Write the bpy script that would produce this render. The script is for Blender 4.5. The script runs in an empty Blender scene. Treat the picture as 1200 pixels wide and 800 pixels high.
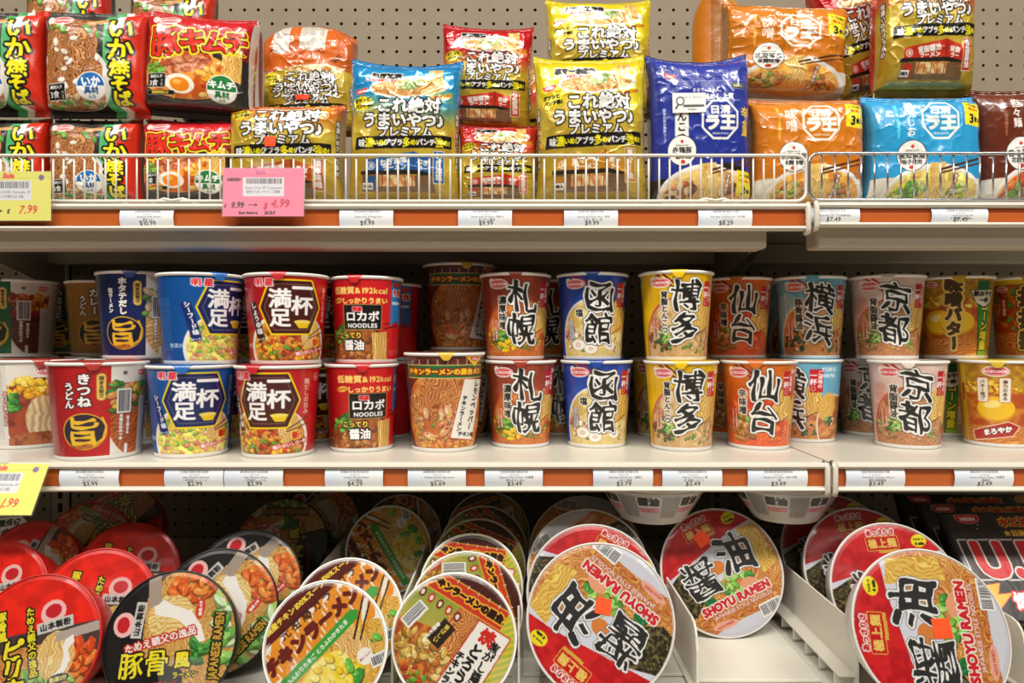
import bpy, bmesh, math, random
import numpy as np
from mathutils import Vector, Matrix

# ------------------------------------------------------------------ camera, light, exposure
SC = bpy.context.scene
COL = SC.collection
CZ = 0.75                                   # camera height over the floor
F = 800.0                                   # focal length in pixels of the 1200 px wide frame
cam_d = bpy.data.cameras.new('camera'); cam = bpy.data.objects.new('camera', cam_d); COL.objects.link(cam)
cam_d.sensor_width = 36.0; cam_d.lens = 36.0 * F / 1200.0
cam_d.shift_x = -4 / 1200.0; cam_d.shift_y = -4 / 1200.0
cam_d.clip_start = 0.02
cam.location = (0, 0, CZ); cam.rotation_euler = (math.pi / 2, 0, 0)
SC.camera = cam

world = bpy.data.worlds.new('shop_air'); SC.world = world; world.use_nodes = True
bg = world.node_tree.nodes['Background']
bg.inputs[0].default_value = (1.0, 0.95, 0.88, 1); bg.inputs[1].default_value = 0.05

LAMPS = [(-1.6, -0.6, 2.95, 1.65), (0.0, -0.6, 2.95, 1.65), (1.6, -0.6, 2.95, 1.65),
         (-1.6, -1.9, 2.95, .55), (0.2, -1.9, 2.95, .55), (2.0, -1.9, 2.95, .55)]
LAMP_W = 33.0
def area(x, y, z, w, sx, sy):
    l = bpy.data.lights.new('ceiling_tube', 'AREA'); l.shape = 'RECTANGLE'; l.size = sx; l.size_y = sy
    l.energy = w; l.color = (1.0, 0.955, 0.885)
    o = bpy.data.objects.new('ceiling_tube', l); o.location = (x, y, z); COL.objects.link(o)
for x, y, z, k in LAMPS:
    area(x, y, z, LAMP_W * k, 1.2, 0.3)

SC.view_settings.view_transform = 'Standard'; SC.view_settings.look = 'None'
SC.view_settings.gamma = 1.0; SC.view_settings.use_curve_mapping = False
SC.view_settings.exposure = 0.0

# ------------------------------------------------------------------ helpers
def rel(px, py, d):
    """the point seen at a place in the photograph, d metres in front of the camera"""
    return Vector(((px - 604) / F * d, d, CZ + (396 - py) / F * d))
def hx(c):
    if isinstance(c, str):
        c = c.lstrip('#'); c = ''.join(q + q for q in c) if len(c) == 3 else c; return np.array([int(c[i:i + 2], 16) / 255 for i in (0, 2, 4)], np.float32)
    return np.array(c, np.float32)
def lin(c):
    c = hx(c); return tuple(float(v / 12.92 if v <= .04045 else ((v + .055) / 1.055) ** 2.4) for v in c) + (1.0,)

def material(name, base=None, rough=0.5, metal=0.0, spec=0.5, coat=0.0, bump=None, attr=False, noise=None, alpha=None, trans=0.0):
    m = bpy.data.materials.new(name); m.use_nodes = True
    nt = m.node_tree; b = nt.nodes['Principled BSDF']; L = nt.links
    b.inputs['Roughness'].default_value = rough; b.inputs['Metallic'].default_value = metal
    b.inputs['Specular IOR Level'].default_value = spec
    b.inputs['Coat Weight'].default_value = coat; b.inputs['Coat Roughness'].default_value = 0.08
    tc = nt.nodes.new('ShaderNodeTexCoord')
    if attr:
        a = nt.nodes.new('ShaderNodeAttribute'); a.attribute_name = 'Col'; L.new(a.outputs['Color'], b.inputs['Base Color'])
    else:
        b.inputs['Base Color'].default_value = lin(base)
        if noise:
            sc_, amt = noise
            n = nt.nodes.new('ShaderNodeTexNoise'); n.inputs['Scale'].default_value = sc_; n.inputs['Detail'].default_value = 5
            L.new(tc.outputs['Object'], n.inputs['Vector'])
            r = nt.nodes.new('ShaderNodeValToRGB'); c = np.array(lin(base)[:3])
            r.color_ramp.elements[0].position = .3; r.color_ramp.elements[1].position = .7
            r.color_ramp.elements[0].color = tuple(c * (1 - amt)) + (1,); r.color_ramp.elements[1].color = tuple(np.minimum(c * (1 + amt), 1)) + (1,)
            L.new(n.outputs['Fac'], r.inputs['Fac']); L.new(r.outputs['Color'], b.inputs['Base Color'])
    if bump:
        for i, (sc_, st, dist) in enumerate(bump):
            n = nt.nodes.new('ShaderNodeTexNoise'); n.inputs['Scale'].default_value = sc_; n.inputs['Detail'].default_value = 3
            n.inputs['Distortion'].default_value = 1.2
            L.new(tc.outputs['Object'], n.inputs['Vector'])
            bp = nt.nodes.new('ShaderNodeBump'); bp.inputs['Strength'].default_value = st; bp.inputs['Distance'].default_value = dist
            L.new(n.outputs['Fac'], bp.inputs['Height'])
            if i: L.new(prev.outputs['Normal'], bp.inputs['Normal'])
            prev = bp
        L.new(prev.outputs['Normal'], b.inputs['Normal']); L.new(prev.outputs['Normal'], b.inputs['Coat Normal'])
    if alpha is not None: b.inputs['Alpha'].default_value = alpha
    return m

M = {}
M['cream'] = material('cream_powder_coat', '#d6cfc0', .42, noise=(9, .03))
M['deck'] = material('deck_powder_coat', '#cfccc0', .28, noise=(14, .04), bump=[(220, .05, .0006)])
M['orange'] = material('orange_price_strip', '#b95c2a', .22, coat=.4)
M['clear'] = material('clear_plastic', '#f4f6f8', .06, alpha=.04)
M['channel'] = material('clear_channel_cover', '#f4ede4', .12, alpha=.35)
M['peg'] = material('tan_pegboard', '#8f816c', .62, noise=(30, .05))
M['dark'] = material('dark_backing', '#15110e', .9)
M['upright'] = material('upright_steel', '#9c8f7c', .5, noise=(12, .04))
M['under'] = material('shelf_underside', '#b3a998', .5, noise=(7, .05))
M['fence'] = material('cream_wire_coat', '#ddd8ce', .32)
M['chrome'] = material('chromed_wire', '#b9b9bb', .2, metal=.85)
M['print'] = material('printed_paper', attr=True, rough=.33, coat=.25, bump=[(45, .12, .002)])
M['card'] = material('printed_card', attr=True, rough=.5)
M['foil'] = material('printed_foil', attr=True, rough=.26, spec=.5, coat=.6, bump=[(26, .14, .004)])
M['gold'] = material('printed_gold_foil', attr=True, rough=.23, metal=.22, spec=.6, coat=.6, bump=[(26, .18, .004)])
M['lidfilm'] = material('printed_lid_film', attr=True, rough=.3, coat=.35, bump=[(30, .18, .003), (120, .06, .001)])
M['white_cup'] = material('white_cup_paper', '#eceae4', .4)
M['red_rim'] = material('red_bowl_edge', '#b4201c', .35)
M['grey_rim'] = material('silvery_bowl_edge', '#cfcac4', .3)
M['black_rim'] = material('black_bowl_edge', '#1b1918', .3)
M['sticker'] = material('orange_red_sticker', '#ff4a12', .5)
M['tray'] = material('tray_plastic', '#d3cfc2', .35, noise=(10, .03))
M['floor'] = material('floor_vinyl', '#958d80', .4, noise=(3, .06))
M['ceiling'] = material('ceiling_tile', '#dedad2', .8, noise=(40, .03))

fm = bpy.data.materials.new('shrink_film'); fm.use_nodes = True; nt_ = fm.node_tree; nt_.nodes.clear()
o_ = nt_.nodes.new('ShaderNodeOutputMaterial'); mx_ = nt_.nodes.new('ShaderNodeMixShader'); tr_ = nt_.nodes.new('ShaderNodeBsdfTransparent'); gl_ = nt_.nodes.new('ShaderNodeBsdfGlossy'); lw_ = nt_.nodes.new('ShaderNodeLayerWeight'); pw_ = nt_.nodes.new('ShaderNodeMath'); ma_ = nt_.nodes.new('ShaderNodeMath')
gl_.inputs['Roughness'].default_value = .12; pw_.operation = 'POWER'; pw_.inputs[1].default_value = 4; ma_.operation = 'MULTIPLY_ADD'; ma_.inputs[1].default_value = .28; ma_.inputs[2].default_value = .035
nt_.links.new(lw_.outputs['Facing'], pw_.inputs[0]); nt_.links.new(pw_.outputs[0], ma_.inputs[0]); nt_.links.new(ma_.outputs[0], mx_.inputs[0]); nt_.links.new(tr_.outputs[0], mx_.inputs[1]); nt_.links.new(gl_.outputs[0], mx_.inputs[2]); nt_.links.new(mx_.outputs[0], o_.inputs['Surface']); M['film'] = fm

def link(name, me, mat=None, parent=None, loc=None):
    o = bpy.data.objects.new(name, me); COL.objects.link(o)
    if mat is not None and not me.materials: me.materials.append(mat)
    if parent is not None: o.parent = parent
    if loc is not None: o.location = loc
    return o
def thing(name, label, cat, loc=(0, 0, 0), rot=(0, 0, 0), group=None):
    o = bpy.data.objects.new(name, None); COL.objects.link(o); o.empty_display_size = .02
    o.location = loc; o.rotation_euler = rot; tag(o, label, cat, group); return o
def tag(o, label, cat, group=None):
    o['label'] = label; o['category'] = cat
    if group: o['group'] = group
def copy_thing(src, label=None, group=None):
    r = src.copy(); COL.objects.link(r)
    if label: r['label'] = label
    if group: r['group'] = group
    for ch in src.children:
        c = ch.copy(); COL.objects.link(c); c.parent = r
        for g in ch.children:
            e = g.copy(); COL.objects.link(e); e.parent = c
    return r

class MB:
    """collects shapes of one mesh"""
    def __init__(s): s.bm = bmesh.new()
    def box(s, x0, x1, y0, y1, z0, z1, bev=0, seg=2):
        r = bmesh.ops.create_cube(s.bm, size=1)
        for v in r['verts']:
            v.co = Vector((x0 + (v.co.x + .5) * (x1 - x0), y0 + (v.co.y + .5) * (y1 - y0), z0 + (v.co.z + .5) * (z1 - z0)))
        if bev:
            es = list({e for v in r['verts'] for e in v.link_edges})
            bmesh.ops.bevel(s.bm, geom=es, offset=bev, segments=seg, affect='EDGES', profile=.5)
        return s
    def prism(s, pts, axis, a, b, bev=0):
        """closed 2D outline swept along an axis"""
        def mk(p, t): return {'x': (t, p[0], p[1]), 'y': (p[0], t, p[1]), 'z': (p[0], p[1], t)}[axis]
        A = [s.bm.verts.new(mk(p, a)) for p in pts]; B = [s.bm.verts.new(mk(p, b)) for p in pts]
        n = len(pts); fs = [s.bm.faces.new(A), s.bm.faces.new(B[::-1])]
        for i in range(n): fs.append(s.bm.faces.new((A[i], B[i], B[(i + 1) % n], A[(i + 1) % n])))
        bmesh.ops.recalc_face_normals(s.bm, faces=fs)
        if bev:
            bmesh.ops.bevel(s.bm, geom=list({e for f in fs for e in f.edges}), offset=bev, segments=2, affect='EDGES', profile=.5)
        return s
    def tube(s, pts, r, n=8, closed=False):
        P = [Vector(p) for p in pts]; rings = []
        m = len(P)
        for i, p in enumerate(P):
            if closed: t = (P[(i + 1) % m] - P[i - 1])
            else: t = P[min(i + 1, m - 1)] - P[max(i - 1, 0)]
            t.normalize(); u = t.orthogonal() if abs(t.y) > .9 else t.cross(Vector((0, 1, 0))); u.normalize(); w = t.cross(u)
            rings.append([s.bm.verts.new(p + (u * math.cos(k * 2 * math.pi / n) + w * math.sin(k * 2 * math.pi / n)) * r) for k in range(n)])
        fs = []
        for i in range(m if closed else m - 1):
            a, b = rings[i], rings[(i + 1) % m]
            for k in range(n): fs.append(s.bm.faces.new((a[k], a[(k + 1) % n], b[(k + 1) % n], b[k])))
        if not closed: fs += [s.bm.faces.new(rings[0][::-1]), s.bm.faces.new(rings[-1])]
        for f in fs: f.smooth = True
        bmesh.ops.recalc_face_normals(s.bm, faces=fs)
        return s
    def lathe(s, prof, n=64, cap=False):
        """(radius, z) profile turned about z"""
        R = [[s.bm.verts.new((r * math.cos(2 * math.pi * k / n), r * math.sin(2 * math.pi * k / n), z)) for k in range(n)] for r, z in prof]
        fs = []
        for a, b in zip(R, R[1:]):
            for k in range(n): fs.append(s.bm.faces.new((a[k], a[(k + 1) % n], b[(k + 1) % n], b[k])))
        if cap: fs += [s.bm.faces.new(R[0][::-1]), s.bm.faces.new(R[-1])]
        for f in fs: f.smooth = True
        bmesh.ops.recalc_face_normals(s.bm, faces=fs)
        return s
    def mesh(s, name):
        me = bpy.data.meshes.new(name); s.bm.to_mesh(me); s.bm.free(); return me
    def build(s, name, mat, parent=None, loc=None): return link(name, s.mesh(name), mat, parent, loc)

class Sheets:
    """colour-printed grids gathered in one mesh; the print is stored per vertex"""
    def __init__(s): s.V = []; s.C = []; s.Q = []; s.n = 0
    def grid(s, P, C, wrap=False, flip=False):
        P = np.asarray(P, np.float32); ny, nx = P.shape[:2]
        C = np.broadcast_to(np.asarray(C, np.float32), P.shape)
        idx = np.arange(ny * nx).reshape(ny, nx) + s.n
        r = np.concatenate([idx, idx[:, :1]], 1) if wrap else idx
        q = np.stack([r[:-1, :-1], r[1:, :-1], r[1:, 1:], r[:-1, 1:]], -1).reshape(-1, 4)
        if flip: q = q[:, ::-1]
        s.V.append(P.reshape(-1, 3)); s.C.append(C.reshape(-1, 3)); s.Q.append(q); s.n += ny * nx
        return s
    def mesh(s, name):
        V = np.concatenate(s.V); C = np.concatenate(s.C); Q = np.concatenate(s.Q)
        me = bpy.data.meshes.new(name)
        me.vertices.add(len(V)); me.vertices.foreach_set('co', V.ravel())
        me.loops.add(Q.size); me.loops.foreach_set('vertex_index', Q.ravel().astype(np.int32))
        me.polygons.add(len(Q)); me.polygons.foreach_set('loop_start', np.arange(0, Q.size, 4, dtype=np.int32))
        me.polygons.foreach_set('use_smooth', np.ones(len(Q), bool))
        me.update(calc_edges=True)
        a = me.color_attributes.new('Col', 'BYTE_COLOR', 'POINT')
        a.data.foreach_set('color_srgb', np.concatenate([np.clip(C, 0, 1), np.ones((len(C), 1), np.float32)], 1).astype(np.float32).ravel())
        return me

def holed(name, x0, x1, z0, z1, pitch_x, pitch_z, hole, mat, y, depth=.005, seg=10, kind='structure'):
    """a board pierced by real holes; hole = radius or (half width, half height)"""
    nx = max(1, round((x1 - x0) / pitch_x)); nz = max(1, round((z1 - z0) / pitch_z))
    cx = x0 + (np.arange(nx) + .5) * (x1 - x0) / nx; cz = z0 + (np.arange(nz) + .5) * pitch_z
    hw, hh = (x1 - x0) / nx / 2, pitch_z / 2
    ang = (np.arange(8) * 45 + 45) * math.pi / 180
    sq = np.array([(1, 1), (0, 1), (-1, 1), (-1, 0), (-1, -1), (0, -1), (1, -1), (1, 0)], float) * (hw, hh)
    if isinstance(hole, tuple): ho = np.array([(1, 1), (0, 1), (-1, 1), (-1, 0), (-1, -1), (0, -1), (1, -1), (1, 0)], float) * hole
    else: ho = np.stack([np.cos(ang), np.sin(ang)], 1) * hole
    V = []; Q = []
    for z in cz:
        for x in cx:
            b = len(V)
            V += [(x + p[0], y, z + p[1]) for p in sq] + [(x + p[0], y, z + p[1]) for p in ho] + [(x + p[0], y + depth, z + p[1]) for p in ho]
            for k in range(8):
                j = (k + 1) % 8
                Q += [(b + k, b + 8 + k, b + 8 + j, b + j), (b + 8 + k, b + 16 + k, b + 16 + j, b + 8 + j)]
    me = bpy.data.meshes.new(name); me.from_pydata(V, [], Q); me.update()
    o = link(name, me, mat)
    if kind: o['kind'] = kind
    return o
# ------------------------------------------------------------------ print shop: flat artwork drawn into arrays
GL = {}
GN = 96; PAD = .25
def glyph(ch):
    """signed distance field of one character, (SDF, advance)"""
    if ch in GL: return GL[ch]
    c = bpy.data.curves.new('g', 'FONT'); c.body = ch; c.resolution_u = 3
    o = bpy.data.objects.new('g', c); COL.objects.link(o)
    dg = bpy.context.evaluated_depsgraph_get(); ev = o.evaluated_get(dg); m = ev.to_mesh(); m.calc_loop_triangles()
    nv = len(m.vertices); v = np.zeros(nv * 3, np.float32); m.vertices.foreach_get('co', v); v = v.reshape(-1, 3)[:, :2]
    T = np.zeros(len(m.loop_triangles) * 3, np.int32); m.loop_triangles.foreach_get('vertices', T); T = T.reshape(-1, 3)
    ev.to_mesh_clear(); bpy.data.objects.remove(o); bpy.data.curves.remove(c)
    S = int(GN * (1 + 2 * PAD)); m1 = np.zeros((S, S), bool)
    p = (v + (PAD, PAD + .12)) * GN
    for a, b, d in T:
        A, B, D = p[a], p[b], p[d]
        x0, y0 = np.maximum(np.floor(np.minimum(np.minimum(A, B), D)).astype(int), 0); x1, y1 = np.minimum(np.ceil(np.maximum(np.maximum(A, B), D)).astype(int) + 1, S)
        if x1 <= x0 or y1 <= y0: continue
        X = np.arange(x0, x1)[None] + .5; Y = np.arange(y0, y1)[:, None] + .5
        e = lambda P, Q: (Q[0] - P[0]) * (Y - P[1]) - (Q[1] - P[1]) * (X - P[0])
        q = e(A, B), e(B, D), e(D, A)
        m1[y0:y1, x0:x1] |= ((q[0] >= -1e-3) & (q[1] >= -1e-3) & (q[2] >= -1e-3)) | ((q[0] <= 1e-3) & (q[1] <= 1e-3) & (q[2] <= 1e-3))
    R = 30
    def edt(mask):
        g = np.full((S, S), 1e3, np.float32); g[mask] = 0
        for i in range(1, S): np.minimum(g[i], g[i - 1] + 1, out=g[i])
        for i in range(S - 2, -1, -1): np.minimum(g[i], g[i + 1] + 1, out=g[i])
        g = g * g; out = g.copy()
        for s in range(1, R + 1):
            np.minimum(out[:, s:], g[:, :-s] + s * s, out=out[:, s:]); np.minimum(out[:, :-s], g[:, s:] + s * s, out=out[:, :-s])
        return np.sqrt(np.minimum(out, R * R))
    sd = (edt(~m1) - edt(m1)) / GN           # positive inside, in em
    if nv == 0: sd[:] = -.3; adv = .3
    else: adv = 1.0 if ord(ch) > 0x2000 else float(v[:, 0].max()) + .07
    GL[ch] = (sd.astype(np.float32), adv); return GL[ch]

class Cv:
    """a print sheet in millimetres; y runs down, x = 0 is the middle"""
    def __init__(s, w, h, ppm=1.45, bg='#ffffff', y0=0.0, x0=None):
        s.w, s.h = w, h; s.k = ppm * 2
        s.nx, s.ny = int(round(w * ppm)), int(round(h * ppm)); W, H = s.nx * 2, s.ny * 2
        s.x0 = -w / 2 if x0 is None else x0; s.y0 = y0
        s.c = np.empty((H, W, 3), np.float32); s.c[:] = hx(bg)
        s.X, s.Y = np.meshgrid(s.x0 + (np.arange(W) + .5) / W * w, y0 + (np.arange(H) + .5) / H * h); s.clip = None
    def out(s): return s.c.reshape(s.ny, 2, s.nx, 2, 3).mean((1, 3))
    def sl(s, xa, ya, xb, yb):
        f = lambda v, o, n: int(min(max(math.floor((v - o) * s.k), 0), n))
        return (slice(f(ya, s.y0, s.ny * 2), f(yb, s.y0, s.ny * 2) + 1), slice(f(xa, s.x0, s.nx * 2), f(xb, s.x0, s.nx * 2) + 1))
    def put(s, sl, m, c, a=1.0):
        if m.size == 0: return
        m = np.clip(m, 0, 1) * a
        if s.clip is not None: m = m * s.clip[sl]
        s.c[sl] += (hx(c) if not isinstance(c, np.ndarray) or c.ndim == 1 else c[sl]) * m[..., None] - s.c[sl] * m[..., None]
    ALL = (slice(None), slice(None))
    def m_ell(s, cx, cy, rx, ry, rot=0):
        a = math.radians(rot); dx, dy = s.X - cx, s.Y - cy
        u = (dx * math.cos(a) + dy * math.sin(a)) / rx; v = (-dx * math.sin(a) + dy * math.cos(a)) / ry
        r = np.sqrt(u * u + v * v); return np.clip(.5 + (1 - r) * min(rx, ry) * s.k, 0, 1)
    def m_poly(s, pts):
        m = np.zeros(s.X.shape, bool); n = len(pts)
        for i in range(n):
            (x1, y1), (x2, y2) = pts[i], pts[(i + 1) % n]
            if y1 == y2: continue
            c = ((y1 > s.Y) != (y2 > s.Y)) & (s.X < (x2 - x1) * (s.Y - y1) / (y2 - y1) + x1); m ^= c
        return m.astype(np.float32)
    def ell(s, cx, cy, rx, ry, c, rot=0, a=1):
        r = max(rx, ry) + 1; sl = s.sl(cx - r, cy - r, cx + r, cy + r)
        t = math.radians(rot); dx, dy = s.X[sl] - cx, s.Y[sl] - cy
        u = (dx * math.cos(t) + dy * math.sin(t)) / rx; v = (-dx * math.sin(t) + dy * math.cos(t)) / ry
        s.put(sl, .5 + (1 - np.sqrt(u * u + v * v)) * min(rx, ry) * s.k, c, a); return s
    def rect(s, x, y, w, h, c, r=0, rot=0, a=1, edge=None):
        """centre x, y"""
        if edge: s.rect(x, y, w + 2 * edge[0], h + 2 * edge[0], edge[1], r + edge[0] if r else 0, rot, a)
        q = math.hypot(w, h) / 2 + 1; sl = s.sl(x - q, y - q, x + q, y + q); t = math.radians(rot)
        dx, dy = s.X[sl] - x, s.Y[sl] - y; u = abs(dx * math.cos(t) + dy * math.sin(t)) - w / 2 + r; v = abs(-dx * math.sin(t) + dy * math.cos(t)) - h / 2 + r
        d = np.hypot(np.maximum(u, 0), np.maximum(v, 0)) + np.minimum(np.maximum(u, v), 0) - r
        s.put(sl, .5 - d * s.k, c, a); return s
    def poly(s, pts, c, a=1, edge=None):
        if edge: s.line(list(pts) + [pts[0]], edge[0] * 2, edge[1])
        s.put(s.ALL, s.m_poly(pts), c, a); return s
    def line(s, pts, w, c, a=1):
        xs = [p[0] for p in pts]; ys = [p[1] for p in pts]; q = w + .6
        sl = s.sl(min(xs) - q, min(ys) - q, max(xs) + q, max(ys) + q); X, Y = s.X[sl], s.Y[sl]; d = np.full(X.shape, 1e9, np.float32)
        for (x1, y1), (x2, y2) in zip(pts, pts[1:]):
            ex, ey = x2 - x1, y2 - y1; L = ex * ex + ey * ey + 1e-9
            t = np.clip(((X - x1) * ex + (Y - y1) * ey) / L, 0, 1); d = np.minimum(d, np.hypot(X - x1 - t * ex, Y - y1 - t * ey))
        s.put(sl, .5 + (w / 2 - d) * s.k, c, a); return s
    def text(s, x, y, t, size, c='#000000', bold=0.0, out=(), v=False, rot=0, sx=1.0, sp=0.0, shear=0.0, brush=0.0, a=1.0, seed=0):
        """centred at x, y; bold and outline widths in mm; v = written downwards"""
        if not t: return s
        G = [glyph(ch) for ch in t]
        adv = [(1.0 + sp) if v else (g[1] * sx + sp) for g in G]; tot = sum(adv) * size
        w = max([q[0] for q in out], default=0) + bold; ca, sa = math.cos(math.radians(rot)), math.sin(math.radians(rot))
        hw, hh = ((size * sx * .62, tot / 2) if v else (tot / 2 + size * abs(shear), size * .68)); hw += w + .8; hh += w + .8
        ex, ey = abs(ca) * hw + abs(sa) * hh, abs(sa) * hw + abs(ca) * hh
        sl = s.sl(x - ex, y - ey, x + ex, y + ey); X, Y = s.X[sl] - x, s.Y[sl] - y
        if X.size == 0: return s
        U, V = X * ca - Y * sa, X * sa + Y * ca            # rot counter-clockwise on the sheet
        sd = np.full(X.shape, -.3 * size, np.float32); pos = -tot / 2; S = GL[t[0]][0].shape[0]
        for i, (ch, g) in enumerate(zip(t, G)):
            mid = pos + adv[i] * size / 2; pos += adv[i] * size
            if ch == ' ': continue
            if v: gu, gv = U, V - mid
            else: gu, gv = U - mid + shear * V, V
            if v and ch in 'ー〜':  gu, gv = gv, -gu
            eu = gu / (size * sx) + (.5 if ord(ch) > 0x2000 else (g[1] - .05) / 2); evv = .37 - gv / size
            if brush:
                evv = evv + brush * .05 * np.sin(eu * 5 + i * 2 + seed) + brush * .12 * (eu - .5); eu = eu + brush * .03 * np.sin(evv * 6 + i + seed)
            fx = (eu + PAD) * GN - .5; fy = (evv + PAD + .12) * GN - .5
            ok = (fx > 0) & (fx < S - 1.01) & (fy > 0) & (fy < S - 1.01)
            if not ok.any(): continue
            x_, y_ = fx[ok], fy[ok]; xi, yi = x_.astype(int), y_.astype(int); ax, ay = x_ - xi, y_ - yi; D = g[0]
            val = (D[yi, xi] * (1 - ax) + D[yi, xi + 1] * ax) * (1 - ay) + (D[yi + 1, xi] * (1 - ax) + D[yi + 1, xi + 1] * ax) * ay
            if brush: val = val + brush * .024 * np.sin(x_ * .11 + y_ * .08 + i)
            sd[ok] = np.maximum(sd[ok], val * size * (1 if sx >= 1 else .5 + .5 * sx))
        for w_, c_ in out: s.put(sl, .5 + (sd + bold + w_) * s.k, c_, a)
        s.put(sl, .5 + (sd + bold) * s.k, c, a); return s
    def noise(s, scale, seed, oct=2):
        """smooth noise 0..1, scale = patch size in mm"""
        H, W = s.X.shape; r = np.random.default_rng(abs(seed)); tot = 0; amp = 1; den = 0
        for o in range(oct):
            p = scale / 2 ** o; gx, gy = int(s.w / p) + 3, int(s.h / p) + 3; g = r.random((gy, gx)).astype(np.float32)
            fx = (s.X[0] - s.x0) / p; fy = (s.Y[:, 0] - s.y0) / p; xi, yi = fx.astype(int), fy.astype(int)
            ax, ay = fx - xi, fy - yi; ax = ax * ax * (3 - 2 * ax); ay = (ay * ay * (3 - 2 * ay))[:, None]
            a_ = g[yi][:, xi] * (1 - ax) + g[yi][:, xi + 1] * ax; b_ = g[yi + 1][:, xi] * (1 - ax) + g[yi + 1][:, xi + 1] * ax
            tot = tot + amp * (a_ * (1 - ay) + b_ * ay); den += amp; amp *= .5
        return (tot / den).astype(np.float32)
    def mottle(s, m, c1, c2, scale, seed, lo=.35, hi=.65, a=1.0):
        t = np.clip((s.noise(scale, seed) - lo) / (hi - lo), 0, 1)[..., None]; s.put(s.ALL, m, (hx(c1) * (1 - t) + hx(c2) * t).astype(np.float32), a); return s
    def grad(s, m, c1, c2, y1, y2, x=False, a=1.0):
        t = np.clip(((s.X if x else s.Y) - y1) / (y2 - y1), 0, 1)[..., None]; s.put(s.ALL, m, (hx(c1) * (1 - t) + hx(c2) * t).astype(np.float32), a); return s
    def noodles(s, m, ang, pitch=2.2, c1='#f4d98a', c2='#a8702a', wav=1.0, seed=1, a=1.0):
        t = math.radians(ang); q = s.X * math.cos(t) + s.Y * math.sin(t); p = -s.X * math.sin(t) + s.Y * math.cos(t)
        n1 = s.noise(16, seed); n2 = s.noise(9, seed + 7)
        pitch *= 1.25; ph = (q + wav * (9 * (n1 - .5) + 3 * np.sin(p / 4.5 + 6 * n2))) / pitch
        st = np.floor(ph); fr = ph - st
        sh = np.sin(fr * math.pi) ** 1.25; rn = (np.sin(st * 12.9898 + seed) * 43758.5453) % 1.0
        val = np.clip(sh * (1.06 - .42 * rn) + .1 * (n2 - .5), 0, 1)[..., None]
        c = hx(c2) * (1 - val) + hx(c1) * val
        s.put(s.ALL, m, c.astype(np.float32), a); return s
    def bits(s, m, n, r, cols, seed, asp=.6, dark=.55, hi=True):
        """n countless small morsels inside mask m"""
        rg = np.random.default_rng(abs(seed)); ys, xs = np.nonzero(m > .5)
        if len(xs) == 0: return s
        for i in range(n):
            j = rg.integers(len(xs)); x, y = s.X[ys[j], xs[j]], s.Y[ys[j], xs[j]]
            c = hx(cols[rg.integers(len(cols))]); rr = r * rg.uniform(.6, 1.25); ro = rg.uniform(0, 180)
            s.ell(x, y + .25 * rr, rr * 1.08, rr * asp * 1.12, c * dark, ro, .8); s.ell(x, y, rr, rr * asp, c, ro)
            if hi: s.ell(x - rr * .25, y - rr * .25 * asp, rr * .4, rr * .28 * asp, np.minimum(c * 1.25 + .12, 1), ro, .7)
        return s
    def barcode(s, x, y, w, h, rot=0, seed=3, bg='#f4f3f0'):
        s.rect(x, y, w + 3, h + 4, bg, 0, rot); rg = np.random.default_rng(abs(seed)); t = math.radians(rot); p = -w / 2
        while p < w / 2:
            b = rg.uniform(.35, 1.1); q = p + b / 2; s.rect(x + q * math.cos(t), y + q * math.sin(t), b, h, '#26262a', 0, rot); p += b + rg.uniform(.4, 1.1)
        return s
    def lines(s, x, y, w, n, pitch, c, seed=0, th=.5, a=.85):
        """greeked small print too fine to read"""
        rg = np.random.default_rng(abs(seed))
        for i in range(n):
            p = x - w / 2
            while p < x + w / 2 - 1:
                q = min(rg.uniform(.6, 2.0), x + w / 2 - p); s.rect(p + q / 2, y + i * pitch, q, th * 1.4, c, 0, 0, a * rg.uniform(.5, 1)); p += q + .5
        return s

def logo_red(cv, x, y, w, rot=0):
    cv.ell(x, y, w / 2 + w * .05, w * .23 + w * .05, '#f6efe8', rot); cv.ell(x, y, w / 2, w * .22, '#d3202a', rot)
    cv.ell(x, y, w / 2 - w * .035, w * .22 - w * .035, '#f6e9e4', rot); cv.ell(x, y, w / 2 - w * .06, w * .22 - w * .06, '#d3202a', rot)
    cv.text(x, y, 'ACECOOK', w * .19, '#ffffff', w * .012, rot=-rot)
def logo_nissin(cv, x, y, w, rot=0):
    t = math.radians(rot); R = lambda u, v: (x + u * math.cos(t) - v * math.sin(t), y + u * math.sin(t) + v * math.cos(t))
    pts = [R(w / 2 * a, w * .19 * b) for a, b in ((-1, -1), (1, -1), (1, -.1), (.8, .55), (.35, .95), (0, 1.05), (-.35, .95), (-.8, .55), (-1, -.1))]
    cv.poly(pts, '#d5212c', edge=(w * .02, '#f3d7d4')); cv.text(*R(0, -w * .015), 'NISSIN', w * .21, '#ffffff', w * .015, rot=-rot)
def burst(cv, x, y, rx, ry, c, n=18, seed=0):
    rg = random.Random(seed); p = []
    for i in range(2 * n):
        a = math.pi * i / n; k = (1 if i % 2 else .78) * rg.uniform(.95, 1.05); p.append((x + rx * k * math.cos(a), y + ry * k * math.sin(a)))
    cv.poly(p, c)
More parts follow.
